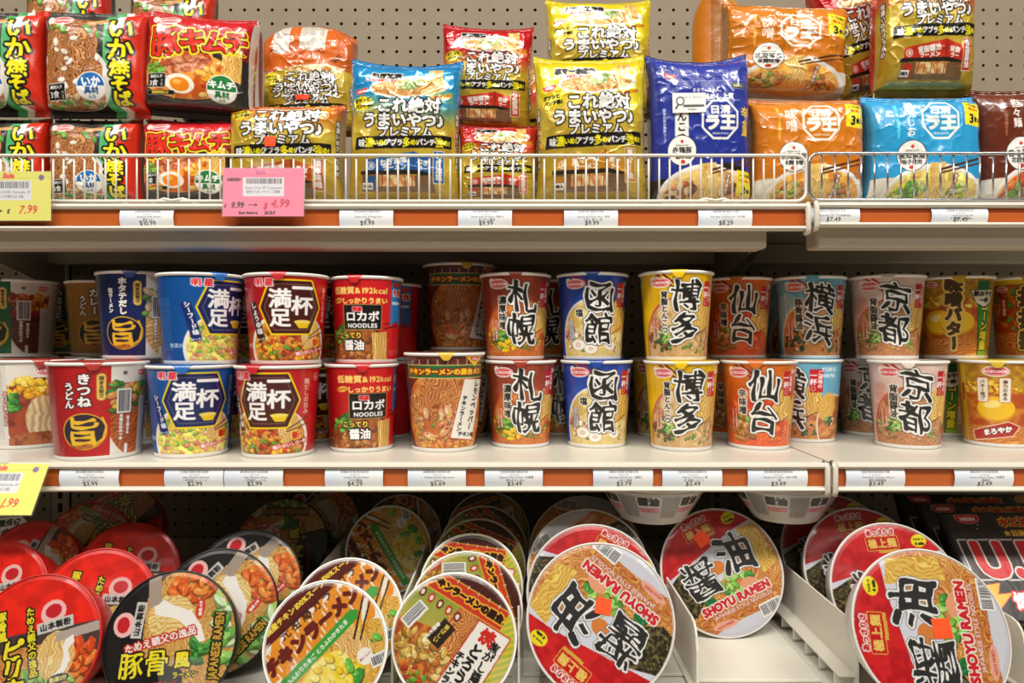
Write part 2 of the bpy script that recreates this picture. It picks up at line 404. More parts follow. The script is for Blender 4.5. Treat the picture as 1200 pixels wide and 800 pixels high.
# ------------------------------------------------------------------ the shop shell and the gondola
BACK = 1.25
JX, LX = 0.370, -0.832                     # uprights between the shelf sections
ZT, ZM, ZB = CZ + .167, CZ - .1455, CZ - .361   # top, middle and bottom shelf surface
def struct(o): o['kind'] = 'structure'; return o
struct(MB().box(-5, 5, -6, 2, -.05, 0).build('floor', M['floor']))
struct(MB().box(-5, 5, -6, 2, 3.0, 3.05).build('ceiling', M['ceiling']))
zph = CZ + .1180 - .0127                    # height of one pegboard row edge
z0p = zph - 32 * .0254
pb = [holed('wall_back', LX + .019, JX - .017, z0p, z0p + 62 * .0254, .0254, .0254, .0031, M['peg'], BACK),
      holed('wall_back', JX + .017, JX + .017 + 47 * .0254, z0p, z0p + 62 * .0254, .0254, .0254, .0031, M['peg'], BACK),
      holed('wall_back', LX - .019 - 30 * .0254, LX - .019, z0p, z0p + 62 * .0254, .0254, .0254, .0031, M['peg'], BACK)]
struct(MB().box(-1.7, 1.7, BACK + .02, BACK + .03, 0, 1.8).build('wall_backing', M['dark']))
for k, x in enumerate((LX, JX)):
    o = holed('upright_post', x - .0165, x + .0165, .3, 1.55, .033, .0254, (.0042, .0085), M['upright'], BACK - .002, .012, kind=None)
    tag(o, ['slotted tan steel upright behind the red bowls, at the pegboard panel seam', 'slotted tan steel upright where the two runs of shelving meet'][k], 'shelf upright', 'slotted uprights')

def bracket(x, ztop, y0, parent, t=.003):
    MB().prism([(y0 + .03, ztop), (BACK - .006, ztop), (BACK - .006, ztop - .062), (BACK - .05, ztop - .062), (y0 + .03, ztop - .012)], 'x', x - t / 2, x + t / 2).build('bracket', M['under'], parent)

def shelf(label, x0, x1, y0, z, lip=.0335, caps=(True, True), brk=(), chan=None):
    t = thing('shelf', label, 'shelf', ((x0 + x1) / 2, y0, z), group='white metal shelves')
    X0, X1 = x0 - t.location.x, x1 - t.location.x
    back = BACK - .004 - y0
    loc = lambda: None
    MB().box(X0, X1, .004, back, -.0012, 0).build('deck', M['deck'], t)
    mb = MB()
    prof = [(.010, -.0005), (.0, -.0005), (-.0035, -.002), (-.0045, -.0045), (-.003, -.007), (.0035, -.008), (.0035, -lip + .0055), (-.0045, -lip + .0045), (-.006, -lip + .002), (-.0045, -lip), (.010, -lip)]
    mb.prism(prof, 'x', X0 + .002, X1 - .002); mb.build('front_lip', M['cream'], t)
    MB().box(X0 + .004, X1 - .004, .0012, .0034, -lip + .006, -.0082).build('price_strip', M['orange'], t)
    for on, xx in zip(caps, (X0 + .003, X1 - .003)):
        if on:
            MB().tube([(xx, .004, -.001), (xx, -.004, -.002), (xx, -.0055, -.006), (xx, -.0055, -lip + .001), (xx, -.0045, -lip - .003), (xx, .004, -lip - .0035)], .0032, 8).build('end_cap', M['cream'], t)
    if chan:
        MB().box(X0 + chan[0], X1 - chan[1], .012, .050, -.0545, -.003, .004, 3).build('front_channel', M['under'], t)
        MB().box(X0 + .012, X1 - .012, .352, .372, -.0375, -.003, .003).build('rear_rail', M['under'], t)
    else:
        MB().box(X0 + .004, X1 - .004, .0095, back, -lip + .003, -.003).build('underside', M['under'], t)
    for b in brk:
        bx = b - t.location.x
        MB().prism([(.20, -.006), (back - .002, -.006), (back - .002, -.075), (back - .05, -.075), (.20, -lip - .004)], 'x', bx - .0015, bx + .0015).build('bracket', M['under'], t)
    return t
S_TL = shelf('upper white shelf carrying the noodle bags behind the cream wire fence', -1.05, .3635, .845, ZT, caps=(False, True), brk=(LX + .01, JX - .012), chan=(.01, .047))
S_TR = shelf('upper white shelf carrying the blue and brown bags behind the chromed wire fence', .3665, 1.05, .842, ZT + .001, lip=.0305, caps=(True, False), brk=(JX + .008,), chan=(.012, .01))
S_ML = shelf('middle white shelf carrying the cups from red udon to orange miso', -1.05, .3665, .80, ZM, caps=(False, True), brk=(LX + .01, JX - .012))
S_MR = shelf('middle white shelf carrying the pale pink and the corn butter cups', .3695, 1.05, .80, ZM, caps=(True, False), brk=(JX + .008,))
# bottom base deck
t = thing('shelf', 'bottom white base shelf carrying the noodle bowls', 'shelf', (0, .60, ZB - .004), group='white metal shelves')
MB().box(-1.05, 1.05, 0, BACK - .604, -.0015, 0).build('deck', M['deck'], t)
MB().box(-1.05, 1.05, -.006, .004, -.034, 0, .002).build('front_lip', M['cream'], t)
MB().box(-1.05, 1.05, .004, BACK - .604, -.034, -.003).build('underside', M['under'], t)
MB().box(-1.05, 1.05, .06, BACK - .604, -ZB + .005, -.0345).build('kick_plate', M['cream'], t)

# slot dividers and their trays
slot_x = [-.405, -.253, -.1265, .0035, .187, .3515, .525]
div_lab = ['thin white upright divider plate between the red and the black bowls', 'thin white upright divider plate between the black bowls and the chick-yellow bowls',
           'thin white upright divider plate hidden between the yellow egg bowl and the white-panel bowl', 'thin white divider plate between the white-panel bowls and the long row of red bowls',
           'white upright divider plate between the long row of red bowls and the half-empty slot', 'tall bare white divider plate with stepped foot beside the half-empty slot',
           'white upright divider plate between the sideways red bowl and the black boxes']
for i, x in enumerate(slot_x):
    y0, y1 = .70, 1.15; h = .066
    o = thing('slot_divider', div_lab[i], 'shelf divider', (x, y0, ZB), group='slot dividers on the base shelf')
    pr = [(0, .0005), (y1 - y0, .0005), (y1 - y0, h), (.022, h)]
    pr += [(.022 - .018 * math.sin(a), h - .018 * (1 - math.cos(a)) * 1.0) for a in (.5, .9, 1.25, math.pi / 2)]
    pr += [(.001, h - .026)]
    MB().prism(pr, 'x', -.0011, .0011).build('plate', M['tray'], o)
    f = MB()
    for k in range(11 if i in (5,) else 0):
        yk = .012 + k * .035
        f.prism([(-.0012, .0006), (-.019, .0006), (-.019, .0125), (-.0012, .0125)], 'y', yk, yk + .0018)
    f.prism([(-.0012, .0125), (-.019, .0125), (-.019, .0140), (-.0012, .0140)], 'y', .002, y1 - y0) if i == 5 else f.prism([(-.0012, .0006), (-.007, .0006), (-.007, .002), (-.0012, .002)], 'y', .002, y1 - y0)
    f.build('stepped_foot' if i == 5 else 'foot', M['tray'], o)
for i, (xa, xb) in enumerate(((-.248, -.131), (-.122, .001), (.008, .184), (.192, .3245))):
    o = MB().box(xa, xb, 0, .40, 0, .0035, .0012).build('tray_plate', M['tray'], None, (0, .735 if i < 3 else .722, ZB - .0037))
    tag(o, ['pale tray plate under the yellow egg bowls', 'pale tray plate under the white-panel stir-fry bowls', 'pale tray plate under the row of red bowls with the orange sticker', 'bare pale tray plate of the half-empty slot'][i], 'shelf tray', 'tray plates on the base shelf')

# wire fences along the upper shelf
def fence(label, x0, x1, y, z, h, mat, pitch, r, n_round, grp, first):
    t = thing('wire_fence', label, 'wire fence', (x0, y, z), group=grp)
    w = x1 - x0; rc = .012
    def arc(cx, cz, a0, a1): return [(cx + rc * math.cos(a), 0, cz + rc * math.sin(a)) for a in np.linspace(a0, a1, 5)]
    L = [(0 if not n_round[0] else 0, 0, 0)]
    loop = []
    loop += arc(w - rc, h - rc, math.pi / 2, 0) + arc(w - rc, rc + .001, 0, -math.pi / 2) if n_round[1] else [(w, 0, h), (w, 0, .001)]
    loop += arc(rc, rc + .001, -math.pi / 2, -math.pi) + arc(rc, h - rc, math.pi, math.pi / 2) if n_round[0] else [(0, 0, .001), (0, 0, h)]
    MB().tube(loop, r * 1.7, 8, closed=True).build('rim_wire', mat, t)
    n = int(w / pitch); me = MB().tube([(0, 0, .001), (0, 0, h)], r, 6).mesh('upright_wire')
    for k in range(1, n):
        o = link('upright_wire', me, mat, t, (k * w / n, .0015, 0))
    if first:
        for xx in (w - .115, w * .35):
            MB().tube([(xx - .03, .004, -.0015), (xx - .012, 0, .004), (xx, -.004, .001), (xx + .012, 0, .004), (xx + .03, .004, -.0015)], .0018, 6).build('clip', mat, t)
    return t
fence('cream wire fence along the upper shelf, keeping back the noodle bags', -.86, .366, .860, ZT + .0045, .0585, M['fence'], .0131, .00125, (True, True), 'wire fences', True)
fence('chromed wire fence keeping back the light blue bag and its neighbours', .369, .95, .858, ZT + .0055, .0595, M['chrome'], .0163, .0013, (True, True), 'wire fences', False)
# ------------------------------------------------------------------ noodle cups
def cup_meshes(key, art, back, R=.049, Rb=.0385, H=.1155, lidc='#b8403a', tabc=None, white_base=.0045):
    """meshes of one kind of cup: printed body, rolled rim, paper lid with tab, plain foot"""
    ny, nx = art.shape[:2]; sh = Sheets(); bt, tp = white_base, H - .0035
    th = np.radians(np.linspace(-105, 105, nx)); tb = np.radians(np.linspace(105, 255, 30))
    z = np.linspace(tp, bt, ny)
    r = Rb + (R - .0012 - Rb) * (z / H) ** .9
    def surf(T): return np.stack([r[:, None] * np.sin(T)[None], -r[:, None] * np.cos(T)[None], np.repeat(z[:, None], len(T), 1)], -1)
    sh.grid(surf(th), art, flip=False)
    bc = np.repeat(art[:, -1:], 30, 1).copy(); bc[:, 6:24] = np.array(hx(back)); bc[:, 24:] = art[:, :1]
    sh.grid(surf(tb), bc, flip=False)
    me = sh.mesh('cup_print'); me.materials.append(M['print'])
    rim = MB().lathe([(R - .0022, H - .0042), (R - .0002, H - .0040), (R + .0011, H - .0026), (R + .0011, H - .0010), (R - .0002, H), (R - .0026, H + .0002), (R - .003, H - .003)], 64).mesh('cup_rim')
    rim.materials.append(M['white_cup'])
    base = MB().lathe([(Rb - .006, .0022), (Rb - .005, .0), (Rb - .0005, .0), (Rb + .0006, .0015), (Rb + .0008, white_base + .0006)], 64).mesh('cup_base'); base.materials.append(M['white_cup'])
    ls = Sheets(); rr = np.array([0.0005, .3, .6, .9, 1.0]) * (R - .0014); ta = np.linspace(0, 2 * np.pi, 65)[:-1]
    ls.grid(np.stack([rr[:, None] * np.cos(ta), rr[:, None] * np.sin(ta), np.full((5, 64), H + .0004)], -1), hx(lidc), wrap=True)
    # tab folded down over the rim
    w = .0085; u = np.linspace(-1, 1, 9); v = np.linspace(0, 1, 7)
    ty = np.array([0, .002, .0034, .0042, .0044, .0043, .0041]); tz = np.array([.0008, .0008, 0, -.002, -.0045, -.007, -.0095])
    ww = w * np.array([1.6, 1.5, 1.25, 1.0, .85, .65, .35])
    P = np.stack([ww[:, None] * u, -(R - .0028) - ty[:, None] + .5 * (ww[:, None] * u) ** 2 / R, H + tz[:, None] + 0 * u], -1)
    ls.grid(P, hx(tabc or lidc)); lid = ls.mesh('cup_lid'); lid.materials.append(M['print'])
    # loose shrink film: hugs the rim, crumples out at the foot
    rg = np.random.default_rng(len(key) * 7 + int(H * 1e4)); T = np.linspace(0, 2 * np.pi, 145)[:-1]; fz = np.array([.0008, .003, .008, .018, .035, .055, .075, .095, H - .006])
    ph = rg.uniform(0, 6, 6); wob = sum(np.sin(k * T + ph[i]) for i, k in enumerate((3, 7, 11, 17, 23, 31))) / 3
    fr = Rb + (R - Rb) * (fz / H) ** .9 + .0006; amp = np.array([.0042, .0036, .0022, .0010, .0005, .0003, .0002, .0002, .0001])
    rr_ = fr[:, None] + amp[:, None] * np.clip(wob[None] + .25, 0, 2)
    fl = Sheets().grid(np.stack([rr_ * np.sin(T), -rr_ * np.cos(T), np.repeat(fz[:, None], len(T), 1)], -1)[::-1], (1, 1, 1), wrap=True).mesh('cup_film'); fl.materials.append(M['film'])
    return dict(key=key, body=me, rim=rim, base=base, lid=lid, film=fl, R=R, Rb=Rb, H=H)

def bowl_food(cv, cx, cy, rx, ry, soup, rim='#efe9e0', seed=1, edge=3.0, soup2=None):
    cv.ell(cx, cy, rx + edge, ry + edge, rim); m = cv.m_ell(cx, cy, rx, ry)
    cv.mottle(m, soup, soup2 or tuple(np.clip(hx(soup) * 1.25 + .06, 0, 1)), 9, seed); return m

def gotochi(bg, bg2, big, sub, soup, soup2, rim, bits, seed, dark='#7d1c1c', pat=None, extra=None, noodle=True, scr='#b3241f', roma='RAMEN'):
    cv = Cv(156, 108, bg=bg); A = cv.m_poly([(-78, 0), (78, 0), (78, 108), (-78, 108)])
    cv.mottle(A, bg, bg2, 18, seed, .3, .7)
    if pat: pat(cv)
    cv.line([(-30, -2), (12, 34)], 3.2, dark); cv.line([(-23, -3), (16, 31)], 2.6, dark); cv.line([(-30, -1), (12, 35)], .5, '#d9a48c')
    m = bowl_food(cv, 4, 92, 49, 60, soup, rim, seed, 2.6, soup2)
    cv.noodles(m * cv.m_poly([(-60, 70), (70, 66), (70, 108), (-60, 108)]), 75, 3.0, soup2, soup, 1.4, seed, .75)
    if noodle:
        k = cv.m_ell(35, 58, 15, 27, 12) * (cv.Y < 84); cv.noodles(k, 10, 2.6, '#ffe88e', '#b8741c', .7, seed + 3)
        cv.mottle(cv.m_ell(34, 84, 19, 10, -15), soup, soup2, 6, seed + 5)
    bm = cv.m_ell(-22, 84, 22, 15)
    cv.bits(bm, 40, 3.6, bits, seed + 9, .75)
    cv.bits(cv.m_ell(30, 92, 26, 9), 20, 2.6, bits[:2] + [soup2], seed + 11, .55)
    if extra: extra(cv)
    cv.line([(52, 66), (18, 82)], 1.2, '#5b1b16')
    for i in range(2): cv.text(-33 + i * 5.6, 72, ['こだわり仕立ての', 'スープが決め手'][i], 3.6, '#fff4ea', .2, out=((.5, scr),), v=True, rot=0)
    cv.text(-17, 50, sub, 11 if len(sub) < 5 else 9, '#1c1715', .4, out=((1.1, '#fbf7ee'),), v=True)
    for i, ch in enumerate(big):
        cv.text(10 - 1.2 * i, 29 + 42 * i, ch, 42, '#23211f', .75, out=((3.1, tuple(hx(bg) * .35)), (2.3, '#f7f6f2')), brush=.9, seed=i + seed, sx=.97)
    cv.rect(43, 26, 17, 32, '#b8161d', .6); cv.rect(43, 26, 15.8, 30.8, '#c51e22', .4)
    cv.text(39, 23, '一杯', 9.2, '#fff', .35, v=True); cv.text(47.5, 24, 'ご当地の', 6.2, '#fff', .25, v=True); cv.ell(39, 37, 3, 3, '#f4d9c8'); cv.ell(39, 37, 2.3, 2.3, '#c51e22')
    cv.ell(-32, 8, 4, 4, '#f5e7dd')
    logo_red(cv, -22, 12, 24, 0)
    # side of the cup: second view with the photograph and a place name panel
    cv.rect(67, 54, 3, 108, tuple(hx(bg) * .8 + .15)); 
    for q_, wd in enumerate(roma.split()): cv.text(60, 10 + 8.5 * q_, wd, 7.2, '#ffffff', .2)
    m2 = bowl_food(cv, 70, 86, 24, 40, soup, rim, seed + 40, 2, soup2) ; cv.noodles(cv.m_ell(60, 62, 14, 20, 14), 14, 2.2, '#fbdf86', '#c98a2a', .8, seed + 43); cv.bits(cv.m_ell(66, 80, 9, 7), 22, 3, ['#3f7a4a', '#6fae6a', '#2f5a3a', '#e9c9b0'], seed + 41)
    cv.lines(-64, 20, 18, 30, 2.6, tuple(hx(bg) * .3), seed); cv.barcode(-64, 8, 14, 8)
    return cv.out()

def manzoku(bg, bg2, hexc, stripe, name, side, soup, bits, seed):
    cv = Cv(156, 108, bg=bg); A = np.ones(cv.X.shape, np.float32); cv.grad(A, bg2, bg, -40, 40, True)
    m = bowl_food(cv, 12, 92, 45, 42, soup, '#f3eee6', seed, 4.2)
    cv.bits(m * (cv.Y > 60), 190, 2.9, bits, seed, .75)
    k = cv.m_ell(36, 74, 11, 19, 10); cv.noodles(k, 15, 2.4, '#fbe7ae', '#c88f3c', 1.1, seed)
    cv.line([(58, 62), (34, 76)], 1.4, '#5a2416'); cv.line([(60, 70), (34, 79)], 1.4, '#5a2416')
    hexp = [(13 + 34 * a, 40 + 33 * b) for a, b in ((-1, 0), (-.62, -1), (.62, -1), (1, 0), (.62, 1), (-.62, 1))]
    cv.poly(hexp, hexc, edge=(2.0, '#f7d80e')); cv.line([(13 + 29 * a, 40 + 28.5 * b) for a, b in ((-1, 0), (-.62, -1), (.62, -1), (1, 0), (.62, 1), (-.62, 1), (-1, 0))], .5, '#e9e3c8', .6)
    W = dict(bold=.9)
    cv.text(25, 16, '一', 23, '#fff', 1.2); cv.text(25, 38, '杯', 25, '#fff', .9)
    cv.text(1, 29, '満', 25, '#fff', .9); cv.text(1, 53, '足', 24, '#fff', .9)
    cv.poly([(16, 58), (35, 58), (31, 66), (21, 66)], '#f3cf12'); cv.ell(25.5, 58, 9.7, 2.2, '#f8e36a')
    cv.text(-22, 9, '明', 10, '#fff', 1.0); cv.text(-22, 9, '明', 10, '#e0202c', .4, out=((.8, '#ffffff'),)); cv.text(-10, 9, '星', 10, '#e0202c', .4, out=((.8, '#ffffff'),))
    cv.rect(-27, 58, 11, 50, stripe, 0, -14); cv.text(-27, 54, name, 8.4 if len(name) < 6 else 7.2, '#fff', .35, v=True, rot=14); cv.text(-20.5, 80, 'ヌードル', 3.6, '#fff', .2, rot=8)
    cv.text(46, 84, '新!', 10, '#d31a1a', .5, out=((1, '#f9dc3c'),), rot=8); cv.text(40, 95, '麺のおいしさ一新!!', 5.2, '#fff', .2, out=((.7, '#cf2a22'),), rot=10)
    cv.text(56, 36, side, 7.6, '#f6e2d2', .15, v=True)
    cv.ell(72, 12, 5, 5, '#f2e6e2'); cv.ell(72, 12, 4.2, 4.2, bg); cv.text(72, 12, 'JAS', 3.2, '#fff', .2)
    cv.text(-44, 88, '熱湯3分', 6, '#dfe9f4', .1); cv.lines(-62, 30, 22, 22, 3, '#ffffff', seed, a=.5)
    return cv.out()

def rokabo(seed=5):
    bg = '#c8141c'; cv = Cv(156, 108, bg=bg); A = np.ones(cv.X.shape, np.float32); cv.grad(A, '#a90f16', '#d41c22', -45, 10, True)
    m = bowl_food(cv, -4, 98, 44, 38, '#8a4a22', '#2a1712', seed, 2.0, '#b56a30')
    cv.bits(m * (cv.X < -6) * (cv.Y < 84), 26, 4.2, ['#4f9a35', '#7dbb45', '#2f6e24'], 3, .6); cv.bits(m * (cv.X < 20) * (cv.Y > 76), 30, 4, ['#a9652f', '#c88a4a', '#7c3f1c'], 5, .6)
    cv.noodles(cv.m_poly([(20, 72), (41, 70), (42, 108), (22, 108)]), 0, 3, '#f9de93', '#bd8430', .35, 4)
    cv.line([(38, 60), (66, 56)], 1.6, '#2b1a18'); cv.line([(38, 66), (66, 61)], 1.6, '#2b1a18')
    cv.poly([(46, 0), (70, 0), (70, 64), (58, 56), (46, 62)], '#2f7fc4'); cv.text(58, 18, '91%', 11, '#e8251f', .6, out=((1.2, '#ffffff'),)); cv.text(57, 32, '栄養素等', 4.6, '#fff', .2); cv.rect(57, 7, 18, 6, '#d9433a')
    cv.text(4, 16, '低糖質&192kcal', 10.4, '#ffe27a', .35); cv.ell(-25, 29, 7.5, 3.6, '#f7cf4c', -10); cv.text(-25, 29, 'なのに', 4.4, '#a5121a', .2, rot=10); cv.text(11, 29.5, 'しっかりうまい', 8.4, '#ffe27a', .45)
    cv.rect(8, 51, 48, 32, '#12100f', .5, 0, 1, (1.0, '#b49a55')); cv.text(2, 40.5, '明星', 6, '#d8222c', .5, out=((.6, '#f3e9e2'),)); cv.text(8, 50, 'ロカボ', 14.5, '#fff', .6); cv.text(8, 62, 'NOODLES', 7.6, '#fff', .35, sp=.03)
    cv.text(-9, 75, 'こってり', 8.4, '#fbd34a', .5, out=((1.2, '#2a1510'),)); cv.text(-3, 88, '醤油', 14, '#fff', .6, out=((1.5, '#2a1510'),))
    cv.lines(-62, 20, 22, 26, 3, '#f3c8c0', 8, a=.6); return cv.out()

def chicken_cup(seed=6):
    cv = Cv(160, 122, bg='#5b2a1c'); A = np.ones(cv.X.shape, np.float32); cv.mottle(A, '#6a2c1a', '#4d1d14', 10, 2)
    m = cv.m_ell(0, 80, 56, 62); cv.mottle(m, '#c4652c', '#e09a4c', 8, 4)
    cv.noodles(cv.m_ell(4, 56, 36, 44) * (cv.Y > 26), 12, 3.4, '#f0ac66', '#8c3f18', 1.3, 7)
    cv.bits(cv.m_ell(-6, 90, 38, 18), 26, 7.5, ['#d8a070', '#cf8c58', '#e0b084'], 3, .5); cv.bits(cv.m_ell(0, 96, 46, 22), 40, 2.2, ['#5b9a3a', '#c43a22', '#e8c04a'], 8, .6)
    cv.bits(cv.m_ell(-4, 112, 46, 8), 50, 3, ['#d8842e', '#e7b04a', '#b85a22'], 13, .5)
    for i in range(9): cv.rect(-42 + i * 11, 10, .8, 10, '#e8ddd0'); cv.ell(-42 + i * 11, 16, 2.2, 3.2, '#e8ddd0')
    cv.rect(0, 21, 104, 16, '#1d6b36', 1, 0, 1, (1.0, '#f0d58a')); cv.text(0, 21, 'チキンラーメンの屋台メシ', 8.4, '#ffcf2e', .6, out=((1.7, '#8a2012'),), sx=.98)
    cv.poly([(22, 31), (54, 33), (38, 112), (6, 107)], '#f3efe6', edge=(1.0, '#c0392b')); cv.text(37, 66, 'レモンペッパー', 9.4, '#1c1a18', .5, v=True, rot=-10, brush=.5)
    cv.text(20, 76, 'チキンラーメン', 6.8, '#1c1a18', .4, v=True, rot=-10); cv.text(28, 104, 'チキン味', 6.4, '#1c1a18', .4, rot=-8)
    for i, tx in enumerate(('鶏ガラしょうゆの', 'うまみとレモンの')): cv.text(-44 + i * 7, 70 + 6 * i, tx, 4.8, '#ffe08a', .25, out=((.6, '#5a1f12'),), v=True, rot=-6)
    cv.poly([(20, 0), (52, 0), (36, 15)], '#f0c62c'); logo_nissin(cv, 36, 5, 14); cv.lines(-66, 30, 20, 26, 3, '#e8cba8', 3, a=.6); cv.rect(72, 60, 14, 122, '#7fa83a', a=.8); return cv.out()

def umami(panel, panel2, name, name2, capc, photo, seed, right='photo', big='#f2c230', disc='#2c1f33'):
    cv = Cv(170, 110, bg='#e9e4da'); A = np.ones(cv.X.shape, np.float32); cv.grad(A * (cv.X < 16), panel2, panel, -60, 10, True)
    cv.text(-9, 30, name, 13.5 if len(name) < 5 else 9.8, '#fff', .7, out=((1.4, tuple(hx(panel) * .35)),), v=True)
    if name2: cv.text(-24, 36, name2, 10.5 if len(name2) < 5 else 6.6, '#fff', .5, out=((1.2, tuple(hx(panel) * .35)),), v=True)
    cv.rect(7, 26, 8, 32, '#f0cf6a', 4, 0, 1, (.6, '#b98a2a')); cv.text(7, 26, '深まる旨さ', 5.2, '#3a2410', .2, v=True)
    cv.ell(-10, 79, 23, 22, '#e3b231'); cv.ell(-10, 79, 21.6, 20.6, disc); cv.mottle(cv.m_ell(-12, 95, 13, 5), '#c4772a', '#8a4c1c', 4, 2)
    cv.text(-11, 79, '旨', 35, big, .9, brush=.7); cv.line([(8, 63), (12, 74), (9, 88), (0, 96)], 2.2, big)
    m = (cv.X > 16) * (cv.X < 62) * 1.0; cv.mottle(m, '#f0ece4', '#e2dcd0', 20, 3)
    f = m * (cv.m_ell(44, 52, 34, 60)) * (cv.Y > 22); cv.mottle(f, photo[0], photo[1], 8, seed); cv.bits(f * (cv.Y < 56), 60, 5.5, photo[2], seed + 1, .6)
    cv.noodles(f * (cv.Y > 60), 60, 4.2, photo[3], photo[4], .7, seed + 2)
    cv.barcode(30, 44, 13, 26, 0, seed); cv.text(30, 10, '新', 5, '#444', .2); cv.text(27, 76, '本格仕込みつゆ', 4.6, '#fff', .3, out=((.6, '#7a3018'),), v=True); cv.text(35, 74, '旨さ深まる', 4.6, '#fff', .3, out=((.6, '#7a3018'),), v=True)
    cv.rect(34, 103, 4, 12, '#f2f0ec'); logo_red(cv, 53, 10, 17)
    m2 = (cv.X > 50) * (cv.Y > 40) * 1.0; cv.put(cv.ALL, m2, '#dfdfe2'); cv.lines(58, 46, 13, 26, 2.4, '#555', seed); cv.lines(76, 10, 14, 36, 2.6, '#5b5b5b', seed + 4)
    cv.put(cv.ALL, (cv.X < -38) * 1.0, tuple(hx(panel) * .8)); cv.lines(-60, 12, 36, 34, 2.8, '#d9d2c2', seed + 8, a=.7); return cv.out()

def kitsune_back():
    cv = Cv(170, 110, bg='#e8e2d8'); f = cv.m_ell(0, 66, 38, 60) * (cv.Y > 20); cv.mottle(f, '#7a2a1c', '#a8452a', 8, 4)
    cv.bits(cv.m_ell(-8, 34, 30, 12), 50, 5, ['#f2c231', '#e8a21e', '#f7d75a'], 3, .8); cv.bits(cv.m_ell(12, 46, 18, 9), 12, 8, ['#d9935a', '#c97c42'], 5, .7); cv.bits(cv.m_ell(-30, 52, 10, 14), 24, 5, ['#2f7a34', '#1f5c28', '#5aa844'], 6, .5)
    cv.noodles(cv.m_ell(4, 74, 19, 30), 0, 6, '#f7e6c4', '#c09a62', .45, 9); cv.mottle(cv.m_ell(0, 104, 36, 12), '#8a3a20', '#b5642e', 5, 8)
    cv.put(cv.ALL, (cv.X > 40) * 1.0, '#9c1a1c'); cv.put(cv.ALL, (cv.X < -34) * 1.0, '#dcd8d0'); cv.lines(-56, 12, 36, 36, 2.5, '#666', 4); cv.text(-36, 60, 'ぷりっと太いうどん', 5, '#fff', .2, out=((.8, '#7a2018'),), v=True); logo_red(cv, 8, 11, 26)
    cv.text(38, 92, 'うどん', 5, '#222', .2, out=((.8, '#fff'),), v=True); return cv.out()

def miso_butter(turn=False):
    cv = Cv(156, 108, bg='#b98a22'); A = np.ones(cv.X.shape, np.float32); cv.mottle(A, '#c49a2a', '#a8701c', 7, 3)
    m = cv.m_ell(-12, 80, 60, 56); cv.mottle(m, '#b5501c', '#d6842c', 9, 5); cv.bits(m * (cv.Y < 40), 60, 3, ['#e8c12c', '#f4d954', '#d8a01c'], 3, .8)
    for x in ((-22, 0) if not turn else (0,)):
        cv.ell(x - 2, 62, 22, 17, '#d99a1c'); cv.ell(x - 2, 60, 21, 15.5, '#f2c327'); cv.ell(x - 6, 55, 10, 5, '#fbe88a', -10)
    cv.noodles(m * (cv.Y > 84), 70, 3.2, '#eda94a', '#a84a18', 1.2, 6)
    if not turn:
        cv.text(-6, 50, '味噌バター', 20, '#4a2c0c', 1.5, out=((2.6, '#e0b94a'), (1.6, '#f5d877')), v=True, sx=1.0, brush=.4)
        cv.rect(33, 58, 19, 108, '#1d6b32', 0, -2); cv.grad(cv.m_poly([(25, 30), (42, 30), (44, 108), (27, 108)]), '#2b8a3c', '#9ac23a', 40, 108)
        cv.text(34, 66, 'コーン増量', 13.5, '#f9e23a', .7, out=((1.2, '#1a3a16'),), v=True)
        cv.poly([(14, 18), (50, 16), (44, 34), (32, 40), (20, 34)], '#f1ead8', edge=(1, '#2a2a22')); cv.text(32, 22, '飲み干す', 7.6, '#1c1a18', .5, brush=.5); cv.text(32, 31, '一杯', 7, '#1c1a18', .5); logo_red(cv, -32, 8, 15)
    else:
        logo_red(cv, -2, 11, 26); cv.text(52, 54, '味噌バター', 20, '#4a2c0c', 1.5, out=((2.6, '#e0b94a'), (1.6, '#f5d877')), v=True, brush=.4)
        for x, t in ((-16, 'バター枝ブロック'), (8, '弾力のある')):
            cv.rect(x, 36, 12, 32, '#f3ead4', 2, 0, 1, (.6, '#b8321c')); cv.text(x, 36, t[:5], 5.4, '#3a1c10', .15, v=True)
        cv.line([(-6, 30), (-2, 36), (-6, 42)], 1.2, '#c42a1c')
        cv.poly([(-30, 92), (12, 78), (26, 84), (18, 96), (-28, 104)], '#b3261c', edge=(1, '#f4ead8')); cv.text(0, 90, 'まろやか', 8.6, '#fff', .6, out=((1, '#6a120c'),), rot=12)
        cv.rect(-44, 54, 10, 108, '#e2b72c'); cv.text(-44, 40, '数量限定', 6, '#b8261c', .3, v=True)
    return cv.out()

def tantan():
    cv = Cv(156, 108, bg='#b2791c'); A = np.ones(cv.X.shape, np.float32); cv.mottle(A, '#b5701c', '#8c3a14', 8, 3); m = cv.m_ell(-14, 72, 56, 56); cv.mottle(m, '#b53a14', '#dc7a24', 8, 5)
    cv.bits(m * (cv.Y < 70), 60, 4, ['#7a2a12', '#a84a1c', '#4f8a30'], 3, .8); cv.noodles(m * (cv.Y > 76), 75, 3, '#eda04a', '#9c3812', 1.2, 6); cv.grad(cv.m_poly([(-78, 0), (78, 0), (78, 8), (-78, 8)]), '#efd22c', '#d8b01c', 0, 8)
    for i, ch in enumerate('担担麺'): cv.text(2, 26 + 30 * i, ch, 28, '#54300a', 1.8, out=((3.0, '#2a1808'), (1.8, '#f4d566')), brush=.4)
    logo_red(cv, -32, 14, 16); cv.rect(-30, 40, 10, 30, '#a5241a', 2); cv.text(-30, 40, '旨辛濃厚', 6, '#fff', .2, v=True); return cv.out()

